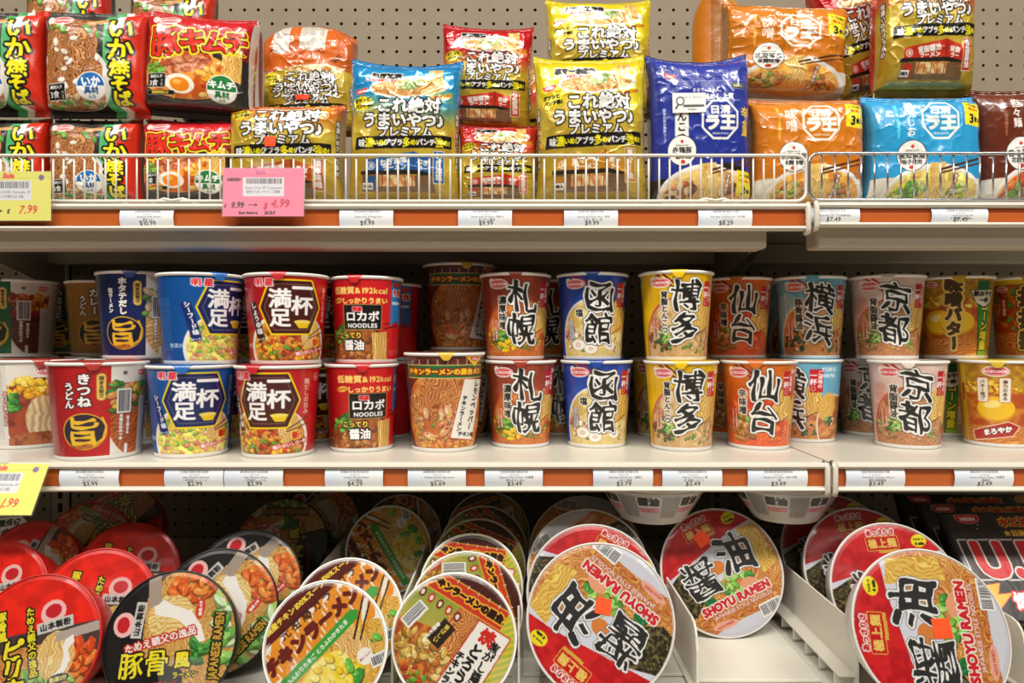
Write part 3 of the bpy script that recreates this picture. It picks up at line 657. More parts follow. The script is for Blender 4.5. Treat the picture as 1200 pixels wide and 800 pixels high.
def fishcake(cv):
    for x, y, r in ((-20, 92, 10), (-2, 97, 9), (26, 93, 8)):
        cv.ell(x, y + .8, r, r * .72, '#b89a6a', 0, .6); cv.ell(x, y, r, r * .72, '#f6f2e8'); cv.ell(x, y, r * .36, r * .26, '#d9a89a'); cv.ell(x, y, r * .2, r * .14, '#f3e6da')
def corn(cv):
    cv.bits(cv.m_ell(-12, 93, 12, 7), 26, 3.2, ['#f7cf1c', '#fbdc3a', '#f0bb12'], 77, .8); cv.bits(cv.m_ell(-22, 80, 11, 7), 22, 3.4, ['#4f9a34', '#79b84a', '#2f6e2a'], 78, .6)
def greens(cv):
    cv.bits(cv.m_ell(-20, 80, 14, 9), 36, 3.2, ['#4f8a34', '#8fbf5a', '#c9dc8a', '#2f5e2a'], 79, .6)
def mince(cv):
    cv.bits(cv.m_ell(-16, 88, 17, 11), 40, 3.4, ['#c98a4a', '#b5743a', '#d9a86a', '#9a5c2a'], 80, .8)
def pagoda(cv):
    for k in range(5):
        y = 26 + 13 * k; w = 8 + 3.2 * k; cv.poly([(-34 - w, y + 5), (-34, y - 2), (-34 + w, y + 5), (-34 + w * .7, y + 6), (-34 + w * .7, y + 12), (-34 - w * .7, y + 12), (-34 - w * .7, y + 6)], '#e08c7e', .55)
def harbour(cv):
    cv.ell(-34, 60, 26, 40, '#a9d4e6', 0, .6); cv.line([(-36, 20), (-36, 60)], 2, '#e9f3f6', .7); cv.line([(-36, 22), (-50, 50), (-22, 50), (-36, 22)], 1, '#e9f3f6', .7)
def swirls(cv):
    for k in range(7):
        a = k * 1.7; cv.ell(-30 + 9 * math.cos(a), 30 + 8 * k, 6, 4, '#a94a2c', k * 30, .45)
def tiles_pat(cv):
    for k in range(26): cv.rect(-46 + (k % 9) * 11, 6 + (k // 9) * 13, 6, 9, '#d9a90c', 0, 6, .55)

CUP = {}
def add_cup(k, *a, **kw): CUP[k] = cup_meshes(k, *a, **kw)
G_H = dict(R=.0485, Rb=.0385)
add_cup('sapporo', gotochi('#8a351f', '#a5452a', '札幌', '濃厚味噌', '#b0501f', '#e08a3c', '#c94a22', ['#f0c12a', '#3f8a3a', '#8cbf4a', '#e9b11a', '#8a4a22'], 11, pat=swirls, extra=corn), '#8a351f', lidc='#9a3b28', **G_H)
add_cup('hakodate', gotochi('#1a3f9c', '#244fb4', '函館', '塩', '#cfae5c', '#f0dc9a', '#f3efe4', ['#f0e6cf', '#a5794a', '#6fa04a', '#f6efe2', '#c98a8a'], 12, dark='#b0242a', scr='#27408a', extra=fishcake), '#1a3f9c', lidc='#24489c', **G_H)
add_cup('hakata', gotochi('#efc50f', '#e3b208', '博多', '背脂とんこつ', '#b98a52', '#e6c894', '#c84a52', ['#5a8a3a', '#3c5a2a', '#7a5232', '#caa06a', '#53402c'], 13, pat=tiles_pat, extra=greens), '#efc50f', lidc='#e8c11a', **G_H)
add_cup('sendai', gotochi('#c95a18', '#e07a22', '仙台', '辛味噌', '#cf3d18', '#f0803a', '#d8531c', ['#c98a4a', '#a8662e', '#d9a05a', '#7fae4a', '#8a4a1c'], 14, extra=mince), '#c95a18', lidc='#d0702a', **G_H)
add_cup('yokohama', gotochi('#5fa8cc', '#77b8d6', '横浜', '豚骨醤油', '#b0602c', '#dd9c5c', '#e9e4da', ['#3a6a3a', '#2a4a2e', '#c98a5a', '#e4b48a', '#1f3d2a'], 15, dark='#a02026', pat=harbour, roma='YOKO HAMA'), '#5fa8cc', lidc='#6fb4d4', **G_H)
add_cup('kyoto', gotochi('#d8b8ac', '#e4cabf', '京都', '背脂醤油', '#a3643c', '#d39a6a', '#d0605a', ['#6fa04a', '#8fbf5a', '#c98a62', '#e3b48c', '#a8704a'], 16, dark='#b5262c', pat=pagoda, extra=greens), '#d8b8ac', lidc='#cfc4bc', tabc='#e0d4c8', **G_H)
add_cup('butter', miso_butter(), '#b98a22', lidc='#d8b43a', **G_H)
add_cup('butter_side', miso_butter(True), '#b98a22', lidc='#d8b43a', **G_H)
add_cup('tantan', tantan(), '#b2791c', lidc='#d0a82a', **G_H)
cob = ['#f2d13a', '#7fb53a', '#e8795a', '#f0b49a', '#c8d85a', '#f5df6a']
add_cup('seafood', manzoku('#0f5fae', '#0b4f9a', '#15245f', '#12286e', 'シーフード味', '魚介だしの旨み', '#e0c45a', ['#e9d24a', '#8cbf4a', '#eb8a76', '#f0b8a0', '#b8cf4f', '#f3e07a'], 21), '#0f5fae', R=.052, Rb=.0425, H=.112, lidc='#1f5ea8', tabc='#2a6ab8')
add_cup('shoyu_cup', manzoku('#c4161e', '#a9121a', '#4a1512', '#3c1a14', 'しょうゆ味', '鶏だしの旨み', '#b5742c', ['#f0c12a', '#d8401f', '#6a9a30', '#b5562a', '#8a3a1c', '#e8a02a'], 22), '#c4161e', R=.052, Rb=.0425, H=.112, lidc='#b3222a', tabc='#c42a30')
add_cup('rokabo', rokabo(), '#c8141c', R=.0475, Rb=.040, H=.112, lidc='#c02028', tabc='#c8242c')
add_cup('chicken_cup', chicken_cup(), '#7fa83a', R=.053, Rb=.0425, H=.1265, lidc='#7a4636', tabc='#d8b23a')
ph1 = ('#8a3a1c', '#b5602c', ['#f2c231', '#2f7a34', '#d9935a', '#c97c42', '#5aa844'], '#d9702c', '#8a3a18')
add_cup('kitsune', umami('#c2151c', '#9c1016', 'きつね', 'うどん', '#c2151c', ph1, 31), '#b8242a', R=.0555, Rb=.046, H=.1165, lidc='#b03a34')
add_cup('kitsune_back', kitsune_back(), '#c2151c', R=.0555, Rb=.046, H=.1165, lidc='#b03a34')
ph2 = ('#c99a5a', '#e3c48c', ['#e9c9a0', '#6fa04a', '#f0dcb8'], '#f0d898', '#b98a42')
add_cup('hotate', umami('#16275f', '#0f1c48', 'ホタテだし', '塩ラーメン', '#16275f', ph2, 32, disc='#101638'), '#c9a03a', R=.0555, Rb=.046, H=.1165, lidc='#39508a')
add_cup('ebi', umami('#1f6a3c', '#12482a', '小海老天', 'そば', '#1f6a3c', ('#5a1f1a', '#7a2c20', ['#8a2a22', '#c4622a', '#e0a03a'], '#7a4a30', '#4a2418'), 33, disc='#1c2a1e'), '#d8d4cc', R=.0555, Rb=.046, H=.1165, lidc='#7a3a34')
add_cup('curry', umami('#b9831c', '#93631a', 'カレー', 'うどん', '#b9831c', ('#9a5a1c', '#c48a2c', ['#c97c22', '#5aa844'], '#e0b04a', '#9a6018'), 34, disc='#241a12'), '#b9831c', R=.0555, Rb=.046, H=.1165, lidc='#9a7a3a')

def make_cup(k):
    d = CUP[k]; t = thing('noodle_cup', k, 'noodle cup')
    link('body', d['body'], None, t); link('rim', d['rim'], None, t); link('lid', d['lid'], None, t); link('base', d['base'], None, t); link('shrink_film', d['film'], None, t)['label'] = 'clear shrink film'
    return t
_first = {}
def cup(k, px, d, z, yaw, label, group):
    """one cup: photo column of its middle, distance of its axis, height of its foot, turn in degrees"""
    if k not in _first: t = _first[k] = make_cup(k)
    else: t = copy_thing(_first[k])
    t['label'] = label; t['group'] = group
    t.location = ((px - 604) / F * d, d, z); t.rotation_euler = (0, 0, math.radians(yaw) - math.atan2(px - 604, F))
    return t
# ------------------------------------------------------------------ noodle bags
def superarc(p, asp, n):
    """half superellipse |x|^p + |y|^p = 1 sampled evenly along its length; asp = depth to half width"""
    a = np.linspace(0, np.pi, 4001); c, s_ = np.cos(a), np.sin(a)
    x = -np.sign(c) * abs(c) ** (2 / p); y = np.maximum(s_, 0) ** (2 / p)
    L = np.concatenate([[0], np.cumsum(np.hypot(np.diff(x), asp * np.diff(y)))]); t = np.linspace(0, L[-1], n)
    return np.interp(t, L, x), np.interp(t, L, y), L[-1]
BAG = {}
def bag_sheet(W, H, T, bg, c=9.0, p=3.4, q=3.6, ppm=1.45):
    """print sheet for a bag W x H x T mm; x in +-W/2 and y in 0..H lie on its face"""
    la = superarc(p, T / W, 8)[2] * W / 2; lb = superarc(q, T / (H - 2 * c), 8)[2] * (H - 2 * c) / 2 + 2 * c
    cv = Cv(la, lb, ppm, bg, y0=-(lb - H) / 2); cv.dim = (W, H, T, c, p, q); return cv
def add_bag(key, cv, back, seed, mat='foil', ear=4.0, wr=1.0, fold=0.0):
    W, H, T, c, p, q = cv.dim; art = cv.out(); ny, nx = art.shape[:2]
    X, Y, _ = superarc(p, T / W, nx); hb = (H - 2 * c) / 2; lb = cv.h - 2 * c
    nc = max(3, int(round(c * ny / cv.h))); nb = ny - 2 * nc
    B, S, _ = superarc(q, T / (H - 2 * c), nb + 2)
    B = np.concatenate([np.linspace(-1 - c / hb, -1, nc, endpoint=False), B[1:-1], np.linspace(1, 1 + c / hb, nc + 1)[1:]])
    S = np.concatenate([np.zeros(nc), S[1:-1], np.zeros(nc)])
    nz = lambda sc_, k, o=2: cv.noise(sc_, seed * 31 + k, o)[::2, ::2][:ny, :nx]
    n1, n2, n3 = nz(38, 1), nz(17, 2), nz(9, 3)
    dist = np.minimum(np.arange(ny), np.arange(ny)[::-1])[:, None] / ny * cv.h - c
    near = np.exp(-np.maximum(dist, 0) / 20)
    rg = np.random.default_rng(abs(seed)); ux = (np.arange(nx) / nx * cv.w)[None]
    fold_w = sum(np.sin(ux / pz + rg.uniform(0, 6) + 2.2 * n1) for pz in (1.9, 3.1, 4.7)) / 3
    ridge = (1 - abs(2 * n2 - 1)) ** 3; ridge2 = (1 - abs(2 * n3 - 1)) ** 4
    gx, gy = np.meshgrid(np.arange(nx) / nx * cv.w, np.arange(ny) / ny * cv.h); gx = gx + 5 * (n2 - .5); gy = gy + 5 * (n3 - .5); cre = 0
    for k in range(int(16 * wr)):                      # sharp creases in the film
        ax_, ay_, an, ln = rg.uniform(0, cv.w), rg.uniform(0, cv.h), rg.uniform(0, np.pi), rg.uniform(14, 42)
        u_ = (gx - ax_) * np.cos(an) + (gy - ay_) * np.sin(an); v_ = -(gx - ax_) * np.sin(an) + (gy - ay_) * np.cos(an) + .012 * u_ ** 2 * rg.uniform(-1, 1)
        cre = cre + rg.uniform(.5, 1.3) * np.exp(-abs(v_) / rg.uniform(.8, 2.0)) * np.clip(1 - (u_ / ln) ** 2, 0, 1)
    d = wr * (6.0 * (n1 - .5) + 1.0 * ridge + 1.0 * cre + 1.7 * near * fold_w)
    inside = np.minimum(1, S[:, None] * Y[None] * 3.0)
    zz = abs(B) > 1
    yy = -T / 2 * S[:, None] * Y[None] - d * inside
    yy[zz] += (.5 * np.sin(B[zz] * hb * 2.6))[:, None] - .4 + (fold_w * .9)[zz] * .5
    w = W / 2 * (1 - .045 * np.clip(1 - abs(B) ** 3, 0, 1))
    xx = X[None] * w[:, None] + .9 * (n2 - .5)
    zt = H / 2 - B * hb
    up = np.clip(-B, 0, 1) ** 3; dn = np.clip(B, 0, 1) ** 3
    zz_ = zt[:, None] + up[:, None] * (ear * (abs(X[None]) ** 2.5 - .35) + 2.5 * (n1 - .5)) + dn[:, None] * 0
    zz_ = np.maximum(zz_, .6)
    if fold: yy += fold * (np.clip(-B - .55, 0, 1) ** 1.5)[:, None] * 45
    P = np.stack([xx, yy, zz_], -1) / 1000
    body = Sheets(); i0, i1 = nc - 1, ny - nc + 1
    body.grid(P[i0:i1], art[i0:i1])
    bi = np.linspace(i0, i1 - 1, 40).astype(int); bj = np.linspace(0, nx - 1, 40).astype(int)
    Q = P[bi][:, bj].copy(); Yb = (T / 2 * S[bi][:, None] * Y[bj][None] + 3 * (n1[bi][:, bj] - .5) * inside[bi][:, bj]) / 1000
    if fold: Yb = Yb + (fold * (np.clip(-B[bi] - .55, 0, 1) ** 1.5)[:, None] * 45) / 1000
    edge = (np.minimum(S[bi][:, None], Y[bj][None]) < 1e-6); Q[..., 1] = np.where(edge, Q[..., 1], Yb)
    body.grid(Q, hx(back), flip=True); bm = body.mesh('bag_print'); bm.materials.append(M[mat])
    tops = Sheets().grid(P[:nc], art[:nc]).grid(P[:nc] + (0, .0009, 0), hx(back), flip=True).mesh('top_seal_print'); tops.materials.append(M[mat])
    bots = Sheets().grid(P[-nc:], art[-nc:]).grid(P[-nc:] + (0, .0009, 0), hx(back), flip=True).mesh('bottom_seal_print'); bots.materials.append(M[mat])
    BAG[key] = dict(body=bm, top=tops, bot=bots, P=P, cv=cv, dim=(W / 1000, H / 1000, T / 1000))
def bag(key, pxl, pxr, pyt, pyb, d, label, group, depth=1.0, roll=0, yaw=0, lean=0, sticker=None):
    """a bag whose face spans these columns and rows of the photograph at distance d"""
    b = BAG[key]; W, H, T = b['dim']
    w = (pxr - pxl) / F * d; h = (pyb - pyt) / F * d
    t = thing('noodle_bag', label, 'noodle bag', group=group)
    link('body', b['body'], None, t); link('top_seal', b['top'], None, t); link('bottom_seal', b['bot'], None, t)
    t.scale = (w / W, depth, h / H)
    p = rel((pxl + pxr) / 2, pyb, d); t.location = (p.x, d + T * depth / 2, p.z); t.rotation_euler = (math.radians(lean), math.radians(roll), math.radians(yaw))
    for st in (sticker or []):
        x, y, sw, sh_, mat, art = st; cv = b['cv']; ny, nx = b['P'].shape[:2]
        i = lambda v: int((v - cv.x0) / cv.w * nx); j = lambda v: int((v - cv.y0) / cv.h * ny)
        P = b['P'][j(y - sh_ / 2):j(y + sh_ / 2) + 1, i(x - sw / 2):i(x + sw / 2) + 1].copy(); P[..., 1] = .3 * P[..., 1] + .7 * P[..., 1].min() - .0008
        C = hx('#ff4a12') if art is None else art(P.shape)
        me = Sheets().grid(P, C).mesh('sticker'); me.materials.append(M[mat]); s = link('sticker', me, None, t)
        s['label'] = 'orange-red square sticker' if art is None else 'white nutrition sticker with magnifier'
    return t

def ika():
    W, H = 118, 134; cv = bag_sheet(W, H, 62, '#cf2a16'); A = np.ones(cv.X.shape, np.float32)
    cv.put(cv.ALL, (cv.X < 22) * 1.0, '#2c2622'); cv.mottle((cv.X < 22) * (cv.Y < 26) * 1.0, '#2c2622', '#4a4440', 20, 2)
    cv.put(cv.ALL, (cv.X > 19) * (cv.X < 31) * 1.0, '#4fb06a'); cv.put(cv.ALL, (cv.X > 31) * (cv.X < 40) * 1.0, '#efeae2'); cv.put(cv.ALL, (cv.X > 40) * (cv.X < 66) * 1.0, '#d42c14')
    cv.ell(-20, 96, 48, 46, '#d9d4cb'); m = cv.m_ell(-20, 98, 44, 42) * (cv.X < 19); cv.mottle(m, '#7a3a18', '#b56a30', 7, 5); cv.noodles(m, 60, 2.8, '#e3a86a', '#6a2f12', 1.8, 6)
    k = cv.m_poly([(-50, 26), (10, 22), (13, 50), (6, 110), (-44, 112), (-53, 60)]); cv.noodles(k, 4, 3.0, '#e2a66c', '#6b3214', 1.7, 3); cv.noodles(cv.m_ell(-20, 24, 30, 7), 86, 3, '#d39a60', '#6a3012', 1.2, 4)
    cv.bits(cv.m_ell(-18, 66, 30, 40), 12, 4.4, ['#f2ece2', '#e9dccb'], 4, .6); cv.bits(cv.m_poly([(-55, 20), (15, 18), (15, 40), (-55, 34)]), 10, 5, ['#4f9a3c', '#79b84a'], 8, .5); cv.bits(cv.m_poly([(-55, 112), (18, 112), (18, 132), (-55, 132)]), 20, 5, ['#4f9a3c', '#8cc25a', '#d8b08a'], 9, .5)
    cv.poly([(-2, 22), (24, 17), (24, 23), (0, 27)], '#c99a5c')
    cv.rect(-40, 108, 24, 20, '#1c1917', .8, 0, 1, (.7, '#e9e4da')); cv.text(-40, 102, '具材入り', 4.6, '#fff', .2); cv.text(-42.5, 111, '3食', 9.5, '#fff', .15); cv.text(-31, 112, 'パック', 3.2, '#fff', .1, v=True)
    cv.ell(4, 102, 17.5, 17.5, '#f3f1ec'); cv.ell(4, 102, 16.3, 16.3, '#1f68b4'); cv.put(cv.ALL, cv.m_ell(4, 102, 16.3, 16.3) * (cv.Y > 102), '#f3f1ec'); cv.text(4, 96.5, 'いか', 12, '#fff', .7); cv.text(4, 107, '具材', 9, '#1f4f94', .4); cv.text(4, 114.5, '入り', 4.6, '#1f4f94', .2)
    for i, (ch, y, s_) in enumerate((('い', 30, 31), ('か', 57, 31), ('焼', 80, 23), ('そ', 99, 21), ('ば', 117, 21))): cv.text(38, y, ch, s_, '#f4e61c', 1.0, out=((2.6, '#16140f'),), brush=.3)
    cv.ell(-46, 19, 5, 6, '#e8d4cc'); logo_red(cv, -31, 19, 25); return cv
def buta():
    W, H = 128, 134; cv = bag_sheet(W, H, 66, '#b8141c'); A = np.ones(cv.X.shape, np.float32); cv.grad(A, '#c2161e', '#7a1216', 20, 60); cv.put(cv.ALL, (cv.Y > 62) * 1.0, '#2a2624')
    m = cv.m_ell(-8, 84, 62, 34); cv.ell(-8, 86, 65, 37, '#4a423c'); cv.ell(-8, 86, 62, 34, '#2a211d'); m = cv.m_ell(-8, 88, 58, 30); cv.mottle(m, '#c85418', '#eda040', 9, 5); cv.bits(m, 26, 4, ['#e9a23a', '#f0c46a', '#c23a18'], 4, .6, hi=True)
    cv.mottle(cv.m_ell(-14, 75, 34, 11, -12), '#b55a34', '#e0a074', 4, 8); cv.line([(-46, 80), (-14, 74), (18, 66)], 1.2, '#7a3018')
    cv.noodles(cv.m_poly([(34, 52), (58, 50), (56, 92), (32, 86)]), 5, 2.6, '#fbe08a', '#c07a24', 1, 5)
    cv.ell(-16, 99, 18, 12, '#f6efe0', 10); cv.ell(-16, 100, 12, 8.5, '#ee8a1c', 10); cv.ell(-19, 97, 5, 3, '#f9b85a'); cv.bits(cv.m_ell(-48, 82, 12, 7), 30, 3, ['#4f9a30', '#7cc04a'], 3, .6); cv.bits(cv.m_ell(18, 84, 14, 9), 12, 5, ['#f0a02a', '#f4b94a'], 6, .7)
    cv.rect(-46, 96, 25, 17, '#1a1715', .8, 0, 1, (.6, '#e9e4da')); cv.text(-46, 91, '具材入り', 4.4, '#fff', .2); cv.text(-49.5, 99, '3食', 9, '#fff', .15); cv.text(-38, 99, 'パック', 3, '#fff', .1, v=True); cv.rect(-40, 111, 36, 5.5, '#1a1715', 2, 0, 1, (.4, '#d8d2c6')); cv.text(-40, 111, '調理時間3分', 4, '#f2d94a', .2)
    cv.ell(34, 102, 18, 18, '#f3f1ec'); cv.ell(34, 102, 16.8, 16.8, '#1f7a3c'); cv.put(cv.ALL, cv.m_ell(34, 102, 16.8, 16.8) * (cv.Y > 104), '#f3f1ec'); cv.text(34, 96.5, 'キムチ', 10.5, '#fff', .6); cv.text(34, 109, '具材', 9, '#1f6a34', .4); cv.text(34, 116, '入り', 4, '#1f6a34', .2)
    for ch, x, y, s_ in (('豚', -36, 47, 40), ('キ', -3, 44, 33), ('ム', 24, 43, 31), ('チ', 49, 41, 31)): cv.text(x, y, ch, s_, '#df2f1a', 1.3, out=((3.6, '#f7dc2c'), (1.3, '#3a0f0a')), brush=.5, rot=3)
    cv.text(52, 56, 'ラーメン', 6, '#f7dc2c', .5, rot=4); cv.ell(-50, 16, 5, 6, '#ecd2cc'); logo_red(cv, -33, 17, 26); cv.text(30, 8, 'うまさ際立つ', 4, '#f4d8d0', .1); cv.put(cv.ALL, (abs(cv.X) > 68) * 1.0, '#cfc7bd'); return cv
def umai(top, top2, name, sign, shop, short=False, folded=False):
    W, H = (150, 144) if short else (150, 200); cv = bag_sheet(W, H, 74 if not short else 84, '#c9a42c'); o = -46 if short else 0
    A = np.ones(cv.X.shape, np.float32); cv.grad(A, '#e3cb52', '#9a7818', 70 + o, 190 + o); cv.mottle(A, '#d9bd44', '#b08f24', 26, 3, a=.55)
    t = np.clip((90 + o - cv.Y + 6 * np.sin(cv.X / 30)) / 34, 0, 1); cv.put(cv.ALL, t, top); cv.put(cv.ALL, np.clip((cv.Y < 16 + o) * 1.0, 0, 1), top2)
    yb = 43 + o
    if folded: o = 42
    cv.ell(8, yb, 54, 16, '#efe9df', -3); cv.ell(8, yb, 51, 14, '#f8f4ec', -3); m = cv.m_ell(6, yb + 1, 48, 12, -3); cv.mottle(m, '#c9702a', '#efc069', 6, 5); cv.noodles(m, 70, 2.6, '#f2cf80', '#b5622a', 1.6, 6)
    cv.bits(cv.m_ell(10, yb - 4, 20, 7), 40, 3, ['#8fbf6a', '#cfe0a0', '#5f9a3c'], 4, .5); cv.noodles(cv.m_poly([(34, yb - 26), (52, yb - 27), (54, yb - 2), (36, yb)]), 4, 2.6, '#fbe39a', '#c98f3a', .7, 9)
    cv.text(-22, 27 + o, name, 10 if len(name) < 5 else 9, '#1d1b18', .9, out=((1.1, '#f5f2ea'),), brush=.5); cv.text(-30, 34 + o, 'しっかり太麺ラーメン', 4.2, '#c4241c', .3, out=((.6, '#fff'),)); logo_nissin(cv, -58, 50 + o, 19, -8)
    cv.text(52, 56 + o, 'うま味たっぷり', 4.2, '#e01f1a', .3, out=((.9, '#f4e63a'),), rot=12); burst(cv, -56, 66 + o, 17, 11, '#f2de1e', 16, 3); cv.text(-56, 62 + o, 'ガツンと', 6.2, '#1b1916', .5, rot=6); cv.text(-54, 69.5 + o, 'パンチ系!', 6, '#1b1916', .5, rot=6)
    BL = ((1.7, '#191715'),)
    cv.text(8, 69 + o, 'これ絶対', 22, '#f7f6f2', 1.0, out=BL); cv.text(6, 89 + o, 'うまいやつ♪', 20.5, '#f7f6f2', 1.0, out=((1.8, '#191715'),)); cv.text(4, 105 + o, 'プレミアム', 15, '#f7f6f2', .7, out=((1.5, '#191715'),))
    cv.poly([(-64, 112 + o), (68, 108 + o), (68, 125 + o), (-66, 129 + o)], '#1c1a17')
    x = -60
    for tx, s_, cl in (('味', 11, '#f7f6f2'), ('濃', 13, '#f4e61c'), ('いめ!', 8, '#f4e61c'), ('アブラ', 9, '#f7f6f2'), ('多', 13, '#f4e61c'), ('め!', 8, '#f4e61c'), ('パンチ', 9, '#f7f6f2'), ('強', 13, '#f4e61c'), ('め!', 8, '#f4e61c')):
        wd = sum(glyph(ch)[1] for ch in tx) * s_ * .88; x += wd / 2; cv.text(x, 119 + o - .02 * x, tx, s_ * 1.05, cl, .5, sx=.88); x += wd / 2
    ys = 153 + o
    cv.poly([(-50, ys - 10), (16, ys - 22), (42, ys - 14), (42, ys + 8), (16, ys + 2), (-50, ys + 4)], shop); cv.line([(16, ys - 22), (16, ys + 2)], .8, '#2a1a12'); cv.ell(-42, ys - 3, 5.5, 5.5, '#f3eee6'); cv.ell(-42, ys - 3, 4.5, 4.5, shop); cv.text(-42, ys - 3, '濃', 6.4, '#f3eee6', .2)
    cv.text(-11, ys - 9, sign, 9.2, '#f3eee6', .5, rot=9); cv.text(-10, ys - 1, 'ラーメン', 8.2, '#f3eee6', .5, rot=4); cv.text(29, ys - 8, sign[:2], 8, '#f3eee6', .4, rot=-12); cv.text(29, ys, 'ラー', 7, '#f3eee6', .4, rot=-8)
    cv.poly([(-56, ys + 4), (20, ys + 2), (46, ys + 8), (46, ys + 13), (20, ys + 8), (-56, ys + 9)], '#2a211c'); cv.poly([(-54, ys + 9), (44, ys + 9), (44, ys + 32), (-54, ys + 32)], '#7a5a3a'); cv.mottle(cv.m_poly([(-30, ys + 9), (18, ys + 9), (18, ys + 24), (-30, ys + 24)]), '#f6e0a8', '#d98a4a', 5, 4); cv.poly([(-50, ys + 11), (-36, ys + 11), (-36, ys + 30), (-50, ys + 30)], shop, .85)
    for k in range(5): cv.line([(-26 + 10 * k, ys + 9), (-26 + 10 * k, ys + 24)], .8, '#3a2a20')
    cv.rect(50, ys - 2, 15, 44, '#efe7d6', 0, 0, 1, (.8, '#b8902a')); cv.rect(50, ys - 2, 13.4, 42, shop); cv.text(50, ys - 3, (sign + 'P')[:4] if len(sign) > 3 else sign, 9.5, '#f3eee6', .5, v=True)
    cv.rect(-46, ys + 24, 14, 9, '#f3eee6', 0, 0, 1, (.5, '#1c1a17')); cv.text(-46, ys + 24, '3食入', 4.8, '#1c1a17', .4)
    for sx_ in (-1, 1): cv.text(sx_ * 80, 112 + o, '味濃いめアブラ多め', 8.5, '#f3f2ee', .4, out=((1.2, '#1c1a17'),), v=True)
    if folded:
        cv.put(cv.ALL, (cv.Y < 88) * 1.0, top); cv.mottle((cv.Y < 88) * 1.0, top, top2, 20, 4)
        for xa, xb, ya, yb_ in ((-52, -24, -20, 62), (-8, 34, -20, 56)):
            cv.poly([(xa + 3, ya), (xb, ya), (xb, yb_ - 8), ((xa + xb) / 2, yb_), (xa, yb_ - 6)], '#d9d2c6'); cv.lines((xa + xb) / 2, ya + 2, xb - xa - 6, 22, 2.2, '#4a4038', int(xb))
        cv.line([(46, 72), (56, 60)], 1.6, '#2a1a10'); cv.line([(49, 75), (59, 63)], 1.6, '#2a1a10'); cv.ell(20, 88, 46, 8, '#e9d9b8'); cv.mottle(cv.m_ell(20, 88, 42, 6), '#c98f4a', '#efd69a', 5, 6)
        cv.text(8, 102, 'これ絶対', 19, '#f7f6f2', .5, out=BL); cv.text(8, 122, 'うまいやつ♪', 19.5, '#f7f6f2', .6, out=BL); cv.text(4, 140, 'プレミアム', 14, '#f7f6f2', .45, out=BL); burst(cv, -56, 102, 16, 12, '#f2de1e', 16, 3); cv.text(-56, 100, 'ガツンと', 6, '#1b1916', .5); cv.text(-55, 107, 'パンチ!', 6, '#1b1916', .5)
    return cv
